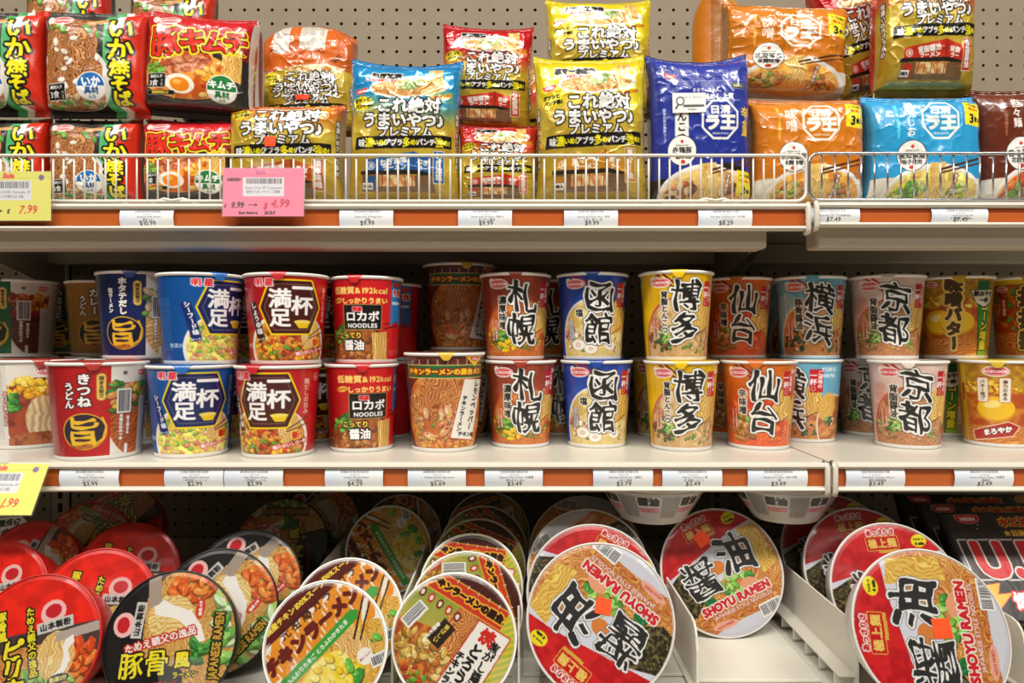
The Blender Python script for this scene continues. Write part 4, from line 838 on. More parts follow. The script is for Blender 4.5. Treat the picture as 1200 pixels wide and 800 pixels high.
def raoh(bg, bg2, name, place, dish, kind, tall=False, soup='#d9822c', oy=0):
    W, H = (142, 204) if tall else (160, 150); cv = bag_sheet(W, H, 78, bg); A = np.ones(cv.X.shape, np.float32); cv.grad(A, bg, bg2, 30, H); o = 54 if tall else oy; ox = 22 if tall else 10
    m = cv.m_ell(6, H - 14, 66, 36); cv.put(cv.ALL, (cv.Y > H - 34) * 1.0, tuple(hx('#e9e2d4') * .95) if kind != 'dark' else '#26211f'); cv.ell(6, H - 10, 70, 42, '#f1ece2'); cv.ell(6, H - 10, 66, 38, '#e2dacb'); m = cv.m_ell(6, H - 12, 62, 33)
    cv.mottle(m, soup, tuple(np.clip(hx(soup) * 1.3 + .08, 0, 1)), 10, 4); cv.noodles(m * (cv.Y > H - 30), 70, 3, '#f3d488', soup, 1.6, 5, .7)
    cv.bits(cv.m_ell(-32, H - 16, 22, 14), 26, 6, dish, 6, .6); cv.bits(cv.m_ell(42, H - 16, 18, 12), 12, 6, dish, 8, .6); cv.noodles(cv.m_poly([(-6, H - 52), (16, H - 54), (20, H - 8), (-4, H - 6)]), 3, 3.0, '#fce6a0', '#cf9a3c', .8, 7)
    cv.line([(10, H - 44), (78, H - 62)], 3, '#4a2a1c'); cv.line([(12, H - 40), (80, H - 56)], 2.4, '#5a3220')
    y = 40 + o; oc = [(ox + 27 * math.cos(math.radians(22.5 + 45 * k)), y + 27 * math.sin(math.radians(22.5 + 45 * k))) for k in range(8)]
    cv.line(oc + [oc[0]], 3.0, '#f3f1ec'); cv.text(ox, y - 13, '日清', 12, '#f3f1ec', .6, sx=1.25); cv.text(ox, y + 4, 'ラ王', 21, '#f3f1ec', 1.5, sx=1.08); cv.text(ox, y + 18.5, 'NISSIN RAOH', 3.6, '#f3f1ec', .1)
    cv.line([(ox - 31, y - 30), (ox - 31, y + 30)], .4, tuple(hx(bg) * .75))
    if tall:
        cv.rect(-32, y - 2, 17, 62, bg, 3, 0, 1, (1.0, '#f3f1ec')); cv.rect(-32, y - 2, 17, 62, '#f3f1ec', 3); cv.text(-32, y + 2, name, 13.5, '#22201e', .5, v=True)
        cv.text(6, 54, 'まるで、生めん。', 5.6, '#f3f1ec', .2); cv.text(8, 63, 'ここに極めし上質', 8.6, '#f3f1ec', .5); cv.line([(-46, 42), (60, 40)], 1.0, '#8a94d8', .8); cv.line([(-40, 69), (52, 68)], .6, '#f3f1ec'); logo_nissin(cv, -46, 34, 17, 12); cv.rect(50, 48, 20, 7, '#1c1a17', 2, 0, 1, (.5, '#d8d2a8')); cv.text(50, 48, '豚骨史上', 4, '#e9e4b8', .2)
        cv.text(61, 84, '辛', 16, '#f2c93a', .6, brush=.5); cv.text(60, 104, '全濃', 11, '#f2c93a', .5, v=True, brush=.5); cv.text(-56, y + 6, '豚骨の旨み濃厚スープ', 4.6, '#cfd4f0', .2, v=True)
        cv.line([(30, H - 50), (56, H - 44)], 8, '#241a16')
    else:
        cv.text(-32, y - 2, name, 17 if len(name) == 2 else 12.5, '#f3f1ec', .35, v=True); cv.text(-49, y + 2, '極旨スープの特製仕立て', 4.4, tuple(np.minimum(hx(bg) * 1.2 + .25, 1)), .15, v=True)
        cv.text(6, 2 + oy * .5, 'まるで生めん本格上質', 10, '#f7f3ea', .5)
    yx = H - 26 if tall else 28 + oy
    cv.poly([(46, yx - 18), (76, yx - 16), (78, yx + 18), (70, yx + 20), (46, yx + 18)], '#f4e22a'); cv.text(61, yx - 11, 'いつも通り', 4.6, '#3a2a10', .2, rot=-4); cv.text(61, yx - 4, '一緒に楽しく', 4.2, '#d0351c', .2, rot=-4); cv.text(57, yx + 9, '3', 17, '#22201c', .8); cv.text(69, yx + 10, '食入', 7, '#22201c', .5)
    sx_, sy_ = (-32, 134) if tall else (-30, 88 + oy * .6); cv.ell(sx_, sy_, 20.5, 20.5, '#24211e'); cv.ell(sx_, sy_, 19.6, 19.6, '#f4f2ec'); cv.text(sx_, sy_ - 12, '◆', 6, '#c8402c'); cv.text(sx_, sy_ - 7, 'NISSIN RAOH', 2.8, '#4a3a30', .05); cv.text(sx_, sy_ - .5, place, 9.2 if len(place) < 5 else 7.8, '#22201e', .3); cv.text(sx_, sy_ + 8, dish_name(kind, name), 7, '#22201e', .25); cv.ell(sx_, sy_ + 15, 4.2, 2.6, '#c8402c')
    cv.text(30, H - 18, 'すするほど旨い', 6, '#fbf8f0', .3, out=((1, '#7a3a18'),), v=True, rot=-12)
    for s_ in (-1, 1): cv.put(cv.ALL, (cv.X * s_ > 84) * 1.0, tuple(hx(bg) * .8)); cv.lines(s_ * 92, 30, 12, 40, 2.6, '#e9ddc8', 5)
    return cv
def dish_name(kind, name): return {'yuzu': '柚子使用', 'miso': '米麹味噌', 'dark': '香味油', 'tan': '花椒使用'}.get(kind, '使用')

add_bag('ika', ika(), '#241f1c', 1, ear=2.5, wr=.7)
add_bag('buta', buta(), '#8a1418', 2, ear=4, wr=.75)
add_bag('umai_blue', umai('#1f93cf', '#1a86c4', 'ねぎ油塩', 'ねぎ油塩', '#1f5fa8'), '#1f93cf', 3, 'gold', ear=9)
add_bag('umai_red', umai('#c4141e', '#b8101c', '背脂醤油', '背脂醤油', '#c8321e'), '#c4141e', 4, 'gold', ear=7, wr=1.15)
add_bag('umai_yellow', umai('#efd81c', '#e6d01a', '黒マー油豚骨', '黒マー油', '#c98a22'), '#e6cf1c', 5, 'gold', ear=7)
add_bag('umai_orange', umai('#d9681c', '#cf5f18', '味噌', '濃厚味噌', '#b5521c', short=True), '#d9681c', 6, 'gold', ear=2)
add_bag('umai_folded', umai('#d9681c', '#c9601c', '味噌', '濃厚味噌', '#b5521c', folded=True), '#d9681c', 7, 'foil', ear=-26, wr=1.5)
add_bag('raoh_indigo', raoh('#2a3a9c', '#22308a', 'とんこつ', '赤鶏豚', ['#b5562c', '#d98a5a', '#6a3a22', '#e9c9a0'], 'dark', True, '#c99a5c'), '#2a3a9c', 8, ear=10)
add_bag('raoh_miso', raoh('#cf7a16', '#c06a12', '味噌', '北海道産', ['#8fae4a', '#a8522c', '#c97c42', '#d9c06a'], 'miso', False, '#dc8a34'), '#cf7a16', 9, ear=3, wr=1.1)
add_bag('raoh_miso_crisp', raoh('#cf7a16', '#c06a12', '味噌', '北海道産', ['#8fae4a', '#a8522c', '#c97c42', '#d9c06a'], 'miso', False, '#dc8a34', 16), '#cf7a16', 19, ear=3, wr=1.5)
add_bag('raoh_yuzu', raoh('#2f9fd4', '#2894cc', '柚子しお', '高知県産', ['#7fb53a', '#f2d13a', '#c9d88a', '#5a9a34'], 'yuzu', False, '#d9b45c'), '#2f9fd4', 10, ear=3)
add_bag('raoh_brown', raoh('#6a2f1c', '#5a2616', '担々麺', '香る花椒', ['#a83a1c', '#c9622c', '#6a9a34'], 'tan', False, '#c4521c'), '#6a2f1c', 11, ear=5)

def nutri(shape):
    h, w = shape[:2]; cv = Cv(48, 24, max(w, h) / 48 * 1.0, '#eeece8'); cv.nx, cv.ny = w, h
    cv = Cv(48, 24, 1.0, '#eeece8'); cv.k = 0; W2, H2 = w * 2, h * 2
    c2 = Cv(w, h, 1.0, '#efedea'); q = w / 48
    c2.x0 = -w / 2
    c2.line([(-w * .40, h * .78), (-w * .30, h * .55)], q * 2.2, '#1c1a18'); c2.ell(-w * .26, h * .42, q * 6, q * 6, '#1c1a18'); c2.ell(-w * .26, h * .42, q * 4.4, q * 4.4, '#efedea')
    c2.rect(w * .14, h * .66, w * .62, h * .12, '#26241f', 0, 0, .8); c2.text(w * .1, h * .22, 'High in / Élevé en', q * 3.6, '#77736c', 0); c2.text(w * .1, h * .82, 'Sodium', q * 4, '#3a3732', .1)
    return c2.out()

G1, G2, G3 = 'noodle bags behind the cream wire fence', 'noodle bags stacked on other bags', 'noodle bags further back on the upper shelf'
ST = lambda x, y: (x, y, 15, 13, 'sticker', None)
bag('ika', -62, 43, 131, 238, .890, 'lower black and red fried noodle bag cut by the picture edge, behind the yellow card', G1)
bag('ika', -74, 40, 1, 129, .880, 'upper black and red fried noodle bag cut by the picture edge', G2)
bag('ika', 46, 153, 132, 238, .890, 'lower whole black and red fried noodle bag beside the $7.99 card', G1)
bag('ika', 41, 162, 2, 131, .880, 'upper whole black and red fried noodle bag with blue circle', G2)
bag('buta', 157, 270, 132, 238, .890, 'lower red kimchi noodle bag with egg bowl, behind the fence beside the pink card', G1)
bag('buta', 158, 284, 6, 131, .885, 'upper tilted red kimchi noodle bag with egg bowl', G2, roll=3, yaw=5)
bag('ika', 20, 118, -30, 96, 1.03, 'black fried noodle bag peeping over the upper whole black and red bag', G3)
bag('ika', 140, 240, -22, 104, 1.02, 'back-row black fried noodle bag, its yellow letters showing over the tilted kimchi bag', G3, roll=2)
bag('buta', 200, 300, 24, 140, 1.105, 'kimchi noodle bag in shadow behind the tilted kimchi bag', G3, yaw=-10)
bag('umai_orange', 258, 396, 112, 238, .884, 'orange and gold bag with a red square sticker, behind the pink card', G1, sticker=[ST(-11, 62)])
bag('umai_folded', 300, 412, 24, 152, .985, 'orange bag with folded-over top and pale text panels, behind the stickered orange bag', G3, sticker=[(-2, 141, 22, 9, 'sticker', None)])
bag('umai_blue', 402, 537, 62, 238, .884, 'bright blue topped gold bag with green onion bowl', G1, roll=1)
bag('umai_red', 512, 622, 22, 152, .935, 'upper red and gold bag standing above and behind the lower red one', G2, depth=.75, roll=2)
bag('umai_red', 534, 630, 138, 238, .895, 'lower red and gold bag squashed behind the fence between the blue and yellow bags', G1, roll=1)
bag('umai_yellow', 629, 764, 55, 238, .882, 'front bright yellow and gold bag with greens bowl', G1, roll=-1)
bag('umai_yellow', 640, 768, -12, 132, .985, 'back bright yellow bag rising behind the front yellow one', G3)
bag('umai_red', 596, 668, 66, 206, 1.06, 'dim bag in the gap between the upper red and front yellow bags', G3, yaw=-60)
bag('raoh_indigo', 766, 889, 56, 238, .884, 'indigo bag with white octagon and white nutrition sticker', G1, roll=-1, sticker=[(-22, 72, 47, 26, 'card', nutri)])
bag('raoh_miso', 886, 1024, 106, 238, .892, 'lower orange bag with white octagon, behind the joint of the fences', G1)
bag('raoh_miso_crisp', 852, 1002, -8, 105, .925, 'upper orange bag with white octagon and shiny creases', G2, roll=2)
bag('raoh_miso', 818, 888, -14, 100, 1.06, 'orange bag turned sideways behind the upper octagon orange bag', G3, yaw=55)
bag('umai_red', 1040, 1156, -66, 104, .905, 'upper gold and red shop-front bag standing on the light blue bag', G2)
bag('umai_red', 992, 1078, -40, 112, .985, 'red and gold bag tilted behind the upper orange bag and the shop-front bag', G3, roll=-14)
bag('raoh_yuzu', 1025, 1164, 103, 238, .890, 'light blue bag with white octagon behind the chromed fence', G1)
bag('raoh_brown', 1158, 1292, 92, 238, .905, 'dark brown bag cut by the picture edge, next to the light blue bag', G1, roll=-3)
# ------------------------------------------------------------------ bowls on the base shelf
def lid_sheet(bg, R=74, ppm=1.75): return Cv(2 * R, 2 * R, ppm, bg, y0=-R)
BOWL = {}
def add_bowl(key, art, side, R=.074, Rb=.050, D=.064, rimc='white_cup', side_text=None, lidmat='lidfilm'):
    art = art * .84; n = art.shape[0]; g = np.linspace(-1, 1, n); U, V = np.meshgrid(g, g); Rl = R - .0003
    x = U * np.sqrt(1 - V * V / 2) * Rl; z = -V * np.sqrt(1 - U * U / 2) * Rl          # face looks along -y, z up
    ji = np.clip(((x / R / 1 + 1) / 2 * (n - 1)), 0, n - 1); jj = np.clip(((1 - z / R) / 2 * (n - 1)), 0, n - 1)
    col = art[np.round(jj).astype(int), np.round(ji).astype(int)]
    rr = np.hypot(x, z) / Rl; y = -.0009 * (1 - rr ** 2) - .0005 + .0010 * np.clip((rr - .93) / .07, 0, 1)
    lid = Sheets().grid(np.stack([x, y, z], -1), col).mesh('lid_print'); lid.materials.append(M[lidmat])
    # body: side wall and base as a printed lathe about -y .. +y
    ts = np.linspace(0, 2 * np.pi, 97)[:-1]; prof = np.array([(R - .001, .0015), (R - .003, .006), (R * .965, .012), (R * .93, D * .35), (R * .84, D * .68), (Rb + .004, D * .93), (Rb, D), (Rb - .004, D), (.001, D - .003)])
    P = np.stack([prof[:, :1] * np.sin(ts), np.repeat(prof[:, 1:], 96, 1), prof[:, :1] * np.cos(ts)], -1)
    c = np.empty(P.shape, np.float32); c[:] = hx(side); c[:1] = hx('#e9e6df')
    if side_text is not None: c[2:6, 10:40] = hx(side_text)
    body = Sheets().grid(P, c, wrap=True, flip=True).mesh('bowl_print'); body.materials.append(M['print'])
    rp = [(R - .0008, -.0004), (R + .0002, -.0008), (R + .0010, .0002), (R + .0010, .0016), (R + .0002, .0026), (R - .0012, .0028)]
    mb = MB().lathe([(a, b) for a, b in rp], 96); bmesh.ops.rotate(mb.bm, verts=mb.bm.verts, cent=(0, 0, 0), matrix=Matrix.Rotation(-math.pi / 2, 3, 'X')); rim = mb.mesh('bowl_rim'); rim.materials.append(M[rimc])
    BOWL[key] = dict(lid=lid, body=body, rim=rim, R=R, Rb=Rb, D=D)
LOGO = lambda cv, x, y, rot: (cv.ell(x, y - 8 if not rot else y, 13, 11, '#f0c4c0'), cv.rect(x, y + 5, 36, 12, '#d9d4ce', .6, -rot if rot else -6), cv.text(x, y + 5, '山本製粉', 7.6, '#1d1b1a', .3, rot=6 if not rot else rot, sp=.08))
def farm(bg, name, sub, nm_c, rot_name):
    cv = lid_sheet(bg); A = np.ones(cv.X.shape, np.float32); cv.mottle(A, bg, tuple(np.clip(hx(bg) * 1.14 + .015, 0, 1)), 14, 3); return cv
def pirikara():
    cv = farm('#d61f12', '', '', '', 0); m = cv.m_poly([(-80, 0), (-20, -12), (80, -16), (80, 80), (-80, 80)]); cv.put(cv.ALL, m, '#4a3a38'); f = cv.m_ell(4, 46, 84, 44); cv.mottle(f, '#b5642c', '#e0a45a', 10, 4); cv.noodles(f, 70, 3, '#f0c87a', '#a8561c', 1.5, 5, .6)
    cv.bits(cv.m_ell(52, 22, 20, 18), 36, 8, ['#e8602a', '#f0843a', '#d84a1c'], 3, .5); cv.bits(cv.m_poly([(-10, 30), (50, 40), (40, 56), (-20, 46)]), 20, 8, ['#3f7a3a', '#6fae4a', '#9ac86a'], 4, .4); cv.bits(cv.m_ell(40, 56, 30, 14), 16, 9, ['#8fc070', '#b9d88a', '#5a9a4a'], 6, .5)
    cv.noodles(cv.m_ell(26, 16, 20, 26) * (cv.Y < 40), 12, 3.6, '#f8e09a', '#c9984a', .9, 8); cv.poly([(24, -8), (76, -16), (78, -6), (26, 2)], '#b5a59c')
    cv.poly([(36, 0), (44, -4), (46, 4), (39, 10), (42, 22), (36, 34), (20, 44), (17, 41), (31, 30), (35, 16), (32, 8)], '#f5f1ea')
    cv.ell(20, -31, 14, 13, '#f2bdb8', -10); cv.ell(20, -32, 9, 7.5, '#c9202a', -10); cv.rect(23, -17, 40, 12, '#cfcac6', .6, -8); cv.text(23, -17, '山本製粉', 8, '#1d1b1a', .4, rot=8, sp=.08)
    for ch, y in (('ピ', 4), ('リ', 25), ('辛', 46)): cv.text(-23 + y * .1, y, ch, 25, '#f4e22c', 1.2, out=((2.0, '#17140f'),), brush=.4, rot=-2)
    cv.text(-37, -22, '豚骨風', 11, '#f4e22c', .6, out=((1.6, '#17140f'),), v=True, rot=8); cv.text(-2, -2, 'ためえ親父の逸品', 9.4, '#f4e22c', .4, out=((1.5, '#17140f'),), v=True, rot=8); cv.text(-42, 66, 'ラーメン', 6, '#f4e22c', .3)
    cv.rect(-4, 64, 92, 12, '#c4261c', 0, -8); cv.text(-4, 64, 'JAPANESE RAMEN', 10, '#e9c9a0', .4, rot=8, sx=.9); cv.ell(30, 40, 12, 5, '#1d2a1c', -8); cv.text(30, 40, '熱湯3分', 5.4, '#e9dc8a', .3, rot=8); return cv.out()
def tonkotsu():
    cv = farm('#151313', '', '', '', 0); m = cv.m_poly([(-28, -80), (80, -80), (80, 80), (24, 80), (16, 30), (-30, 14)]); cv.put(cv.ALL, m, '#4a3a30'); f = cv.m_ell(24, -6, 62, 74) * m; cv.mottle(f, '#b56a2c', '#e0b060', 10, 4); cv.noodles(f, 20, 3.2, '#f2d48a', '#a8661c', 1.5, 5, .7)
    cv.bits(cv.m_ell(22, -56, 24, 14), 34, 8, ['#e8702a', '#f09040', '#d8561c'], 3, .5); cv.bits(cv.m_poly([(48, -50), (70, -20), (66, 30), (52, 20)]), 26, 9, ['#6fae4a', '#9ad06a', '#4a8a3a', '#cfe8b0'], 4, .4); cv.bits(cv.m_ell(38, 10, 14, 14), 14, 9, ['#2f7a34', '#4f9a3c'], 5, .35)
    cv.noodles(cv.m_ell(0, -24, 26, 24), 85, 4, '#f8e4a0', '#cfa050', .8, 8); cv.poly([(-30, -70), (-16, -72), (-12, -40), (-26, -36)], '#a8988a')
    cv.poly([(-20, -36), (-10, -44), (0, -38), (22, -30), (34, -14), (40, 2), (34, 4), (24, -8), (8, -22), (-8, -26), (-18, -28)], '#f5f1ea'); cv.ell(32, -32, 5, 11, '#d03a2c', 8); cv.text(32, -32, 'ゆで時間', 4, '#fff', .2, v=True)
    cv.ell(-52, -20, 12, 13, '#f2bdb8'); cv.ell(-53, -20, 7, 8.5, '#c9202a'); cv.rect(-36, -24, 12, 38, '#cfcac6', .6, 6); cv.text(-36, -24, '山本製粉', 7.8, '#1d1b1a', .4, rot=84, sp=.06)
    cv.text(-10, -2, 'ためえ親父の逸品', 10, '#f3ece6', .4, out=((1.4, '#c4261c'),), rot=12, brush=.5); cv.text(-26, 22, '豚骨', 28, '#f4e22c', .55, out=((1.7, '#17140f'),), brush=.4, rot=2); cv.text(16, 20, '風', 17, '#f4e22c', .8, out=((1.8, '#17140f'),), rot=2); cv.text(20, 35, 'ラーメン', 7, '#f4e22c', .3, out=((1, '#17140f'),)); cv.text(-16, 43, '本場の味わい豚骨スープ', 5, '#b0281c', .3, rot=2)
    cv.text(52, 8, 'JAPANESE RAMEN', 13, '#c9a03a', .6, out=((1.6, '#17140f'),), rot=86, sx=.62); return cv.out()
def chicken():
    R = 62; cv = Cv(2 * R, 2 * R, 1.9, '#f2ede2', y0=-R); st = ((cv.X + cv.Y * .9) / 9) % 2 < 1.25; cv.put(cv.ALL, st * (cv.Y < 12) * 1.0, '#ee962a'); cv.put(cv.ALL, ((abs(cv.Y + 20) < 13) & (np.sin(cv.X * 1.3) > -.55)) * 1.0, '#e8902a')
    cv.put(cv.ALL, cv.m_ell(0, 24, 110, 68, 0) * (cv.Y < -38), '#5f1f1a'); cv.poly([(-62, -62), (62, -62), (62, -40), (-62, -40)], '#5f1f1a')
    cv.text(0, -49, '国産チキン100%スープ', 7.2, '#f6dc4a', .4); cv.text(4, -36, '元祖鶏ガラ', 10.5, '#3a2018', .3, brush=.6, sp=.25)
    f = cv.m_ell(4, 46, 66, 48); cv.mottle(f, '#e8a02a', '#f8d060', 8, 3); cv.noodles(f, 60, 2.6, '#f8d87a', '#c07a1c', 1.6, 5, .8); cv.mottle(cv.m_ell(-14, 30, 36, 24), '#f4d22a', '#fae86a', 5, 7); cv.bits(cv.m_ell(-14, 30, 34, 22), 40, 4.5, ['#f6dc48', '#fbea7c', '#efc826'], 17, .7); cv.bits(cv.m_ell(0, 30, 46, 22), 9, 6, ['#3f9a3a', '#6abf4a'], 6, .6, hi=True)
    cv.noodles(cv.m_poly([(6, 2), (30, -2), (38, 34), (14, 32)]), 10, 2.4, '#fbe2a0', '#c98a3a', .8, 9); cv.line([(26, 14), (62, -14)], 1.8, '#2b1a14'); cv.line([(30, 19), (64, -6)], 1.8, '#2b1a14')
    cv.text(0, -20, 'チキンラーメン', 16.6, '#6a231a', 1.7); cv.poly([(-56, -4), (40, -10), (46, -4), (40, 2), (-56, 7)], '#3fa03c'); cv.text(-8, -1, 'ふんわりたまご とろふわかきたま', 5.2, '#f4f7e2', .25, rot=4)
    cv.ell(24, 34, 8, 8, '#f5f2ec'); cv.text(24, 34, 'おいしい', 3.4, '#c0392b', .1); cv.barcode(34, 46, 18, 8, 20, 4); cv.rect(-30, 48, 18, 9, '#eae2d6', .5, -25); cv.ell(-36, 50, 4, 4, '#d23a24')
    cv.put(cv.ALL, 1 - cv.m_ell(0, 0, 59.5, 59.5), '#f1efe9'); return cv.out()
def yaki():
    R = 64; cv = Cv(2 * R, 2 * R, 1.9, '#4a1d14', y0=-R); m = cv.m_ell(-8, 20, 62, 52); cv.mottle(m, '#a84a1c', '#d6833a', 8, 4); cv.grad(cv.m_poly([(-64, -40), (-6, -40), (-20, 0), (-64, 10)]), '#7fa83a', '#c9b25a', -40, 20, a=.9)
    cv.noodles(cv.m_ell(6, 4, 26, 34), 12, 3, '#eba860', '#9a4a1c', 1.5, 6); cv.bits(cv.m_ell(-24, 30, 32, 20), 70, 5.5, ['#d8b45a', '#e8c878', '#c49a42', '#b5702c'], 3, .55); cv.bits(cv.m_ell(-14, 50, 34, 10), 40, 3.4, ['#b5361c', '#6a9a34', '#d8702a'], 5, .6)
    cv.rect(0, -40, 104, 19, '#c93a22', 1, 0, 1, (1.1, '#f0b23a')); cv.text(0, -40, 'チキンラーメンの屋台メシ', 8.8, '#2c120c', .9, out=((1.4, '#f6b52c'),))
    for i in range(9): cv.rect(-50 + i * 12.5, -50, .9, 4, '#e9d9c8')
    for i in range(5): cv.ell(-52 + i * 11, -23 + i * .8, 3.6, 5.0, '#c9301f' if i % 2 else '#7a241a'); cv.ell(-52 + i * 11, -23 + i * .8, 1.8, 2.8, '#efe3d2')
    cv.rect(50, 10, 26, 130, '#d9c23a'); st = ((cv.X + cv.Y) / 4 % 2 < 1) * (cv.X > 38) * 1.0; cv.put(cv.ALL, st, '#a8b83a')
    cv.poly([(14, -28), (50, -28), (42, 70), (4, 70)], '#f3efe7', edge=(1.2, '#c9302a')); cv.text(38, 14, '焦がし醤油の', 11, '#211d1a', .5, v=True, rot=-4, brush=.5); cv.text(29, -18, '焼', 16, '#cf2a20', .9, brush=.5); cv.text(24, 20, 'とろうま', 14, '#211d1a', .8, v=True, rot=-4, brush=.7); cv.text(12, 36, 'チキンラーメン', 8.6, '#211d1a', .6, v=True, rot=-4)
    cv.barcode(-48, 0, 10, 24, 16, 5); cv.rect(-14, 2, 16, 26, '#1d1714', 0, 14, .9); cv.text(-14, 2, '香ばしい', 5.4, '#f3d14a', .2, v=True, rot=-14); cv.text(-24, 6, '食欲そそる', 5, '#fff', .2, v=True, rot=-14)
    cv.put(cv.ALL, 1 - cv.m_ell(0, 0, 61.8, 61.8), '#e9e3da'); return cv.out()
def shoyu():
    cv = lid_sheet('#c3141a'); A = np.ones(cv.X.shape, np.float32); cv.mottle(A, '#b81218', '#d31f22', 9, 3)
    sw = cv.m_poly([(-80, -12), (-30, -23), (30, -37), (80, -42), (80, 20), (-80, 50)]); cv.put(cv.ALL, sw, '#d6d8e4'); f = cv.m_poly([(-80, 34), (-40, 16), (0, 8), (30, -12), (44, -30), (80, -34), (80, 80), (-80, 80)]); cv.mottle(f, '#b8481c', '#e0893a', 11, 4); cv.noodles(f, 58, 3.2, '#f4cf7a', '#a8521c', 1.9, 5, .8)
    cv.ell(8, 70, 92, 34, '#c9cad4'); cv.mottle(cv.m_ell(8, 66, 90, 30), '#b5401a', '#dc8436', 9, 8); cv.noodles(cv.m_ell(8, 60, 84, 24), 74, 3.2, '#efc06a', '#9c4416', 2.0, 9, .8); cv.ell(0, 86, 92, 30, '#d2d3dc')
    cv.noodles(cv.m_poly([(40, -38), (64, -34), (68, 16), (46, 22)]), 8, 3.4, '#f9dc7a', '#c9942c', .9, 7)
    cv.mottle(cv.m_poly([(-74, -6), (-38, -22), (-26, 14), (-52, 34), (-80, 30)]), '#201d14', '#7a6a3a', 2.4, 6, .3, .75)
    cv.bits(cv.m_ell(6, 18, 26, 12), 16, 6, ['#7fc04a', '#a8dc6a', '#4a9a3a'], 4, .55); cv.bits(cv.m_poly([(-44, 16), (-30, 12), (-26, 34), (-40, 36)]), 4, 7, ['#1f6a34', '#2a7a3c'], 8, .6); cv.ell(24, 26, 12, 8, '#e9a078', 20); cv.ell(-4, -6, 10, 8, '#d9803a')
    cv.text(-28, -2, '醤', 46, '#2c2b2b', .5, out=((2.1, '#3a3a3a'), (1.65, '#f3f2ef')), brush=.8); cv.text(24, -12, '油', 47, '#2c2b2b', 1.5, out=((2.1, '#3a3a3a'), (1.65, '#f3f2ef')), brush=.8, seed=2)
    cv.text(0, 33, 'SHOYU RAMEN', 12.4, '#cf1f24', .9, out=((1.2, '#f5f1ea'),)); cv.text(4, 43, 'JAPANESE STYLE NOODLES', 6.0, '#e9d6c9', .25, out=((.4, '#b5483a'),))
    cv.rect(-4, -52, 36, 14, '#c3141a', 1, 0, 1, (.8, '#e0b04a')); cv.text(-4, -52, '極上麺', 10.4, '#ecc862', .5, sp=.05); cv.rect(2, -43, 24, 3, '#d9a840'); cv.text(-4, -64, 'あっさりさ', 6.6, '#c3141a', .4, out=((1.0, '#f3e6e0'),))
    cv.ell(38, -52, 9, 7, '#f2e01c', -10); cv.text(38, -54, 'Ready in', 3.2, '#1c1a18', .1); cv.text(38, -49, '4 min', 4.4, '#1c1a18', .4)
    cv.barcode(34, 58, 26, 11, 0, 6); cv.ell(-26, 54, 16, 4.5, '#e9a894', 6); cv.text(-26, 54, 'NON FRIED', 4, '#b0301f', .1); cv.put(cv.ALL, 1 - cv.m_ell(0, 0, 72, 72), '#e2ddd8'); return cv.out()
add_bowl('pirikara', pirikara(), '#c9201a', R=.064, Rb=.044, D=.060, rimc='red_rim')
add_bowl('tonkotsu', tonkotsu(), '#191716', R=.065, Rb=.045, D=.060, rimc='black_rim')
add_bowl('chicken', chicken(), '#e9e4d8', R=.0605, Rb=.043, D=.058)
add_bowl('yaki', yaki(), '#d9c23a', R=.062, Rb=.044, D=.058)
add_bowl('shoyu', shoyu(), '#d2cfca', rimc='grey_rim', R=.0755, Rb=.052, D=.064, side_text='#b0301f')

def bowl(key, px, d, spin, label, group, tilt=None, yaw=0, dz=0, sticker=None, lift=0):
    """a bowl lying on its flank, lid towards the aisle; spin turns its print counter-clockwise"""
    b = BOWL[key]; R, Rb, D = b['R'] + .0012, b['Rb'], b['D']; tl = math.atan((R - Rb) / D) if tilt is None else math.radians(tilt)
    t = thing('noodle_bowl', label, 'noodle bowl', group=group)
    link('lid', b['lid'], None, t); link('rim', b['rim'], None, t); link('body', b['body'], None, t)
    z = ZB + .0006 + R * math.cos(tl) + dz
    t.location = ((px - 604) / F * d, d, z)
    Rm = Matrix.Rotation(math.radians(yaw), 4, 'Z') @ Matrix.Rotation(-tl, 4, 'X') @ Matrix.Rotation(-math.radians(spin), 4, 'Y')
    t.rotation_euler = Rm.to_euler()
    for (x, y, s, rot) in (sticker or []):
        a = math.radians(rot); c, s_ = math.cos(a), math.sin(a); g = np.array([(-1, 1), (1, 1), (-1, -1), (1, -1)], float) * (s / 2)
        P = np.array([[(x + u * c - v * s_, -.0021, y + u * s_ + v * c) for u, v in g[:2]], [(x + u * c - v * s_, -.0021, y + u * s_ + v * c) for u, v in g[2:]]])
        me = Sheets().grid(P, hx('#ff4a12')).mesh('sticker'); me.materials.append(M['sticker']); q = link('sticker', me, None, t); q['label'] = 'orange-red square sticker'
    return t
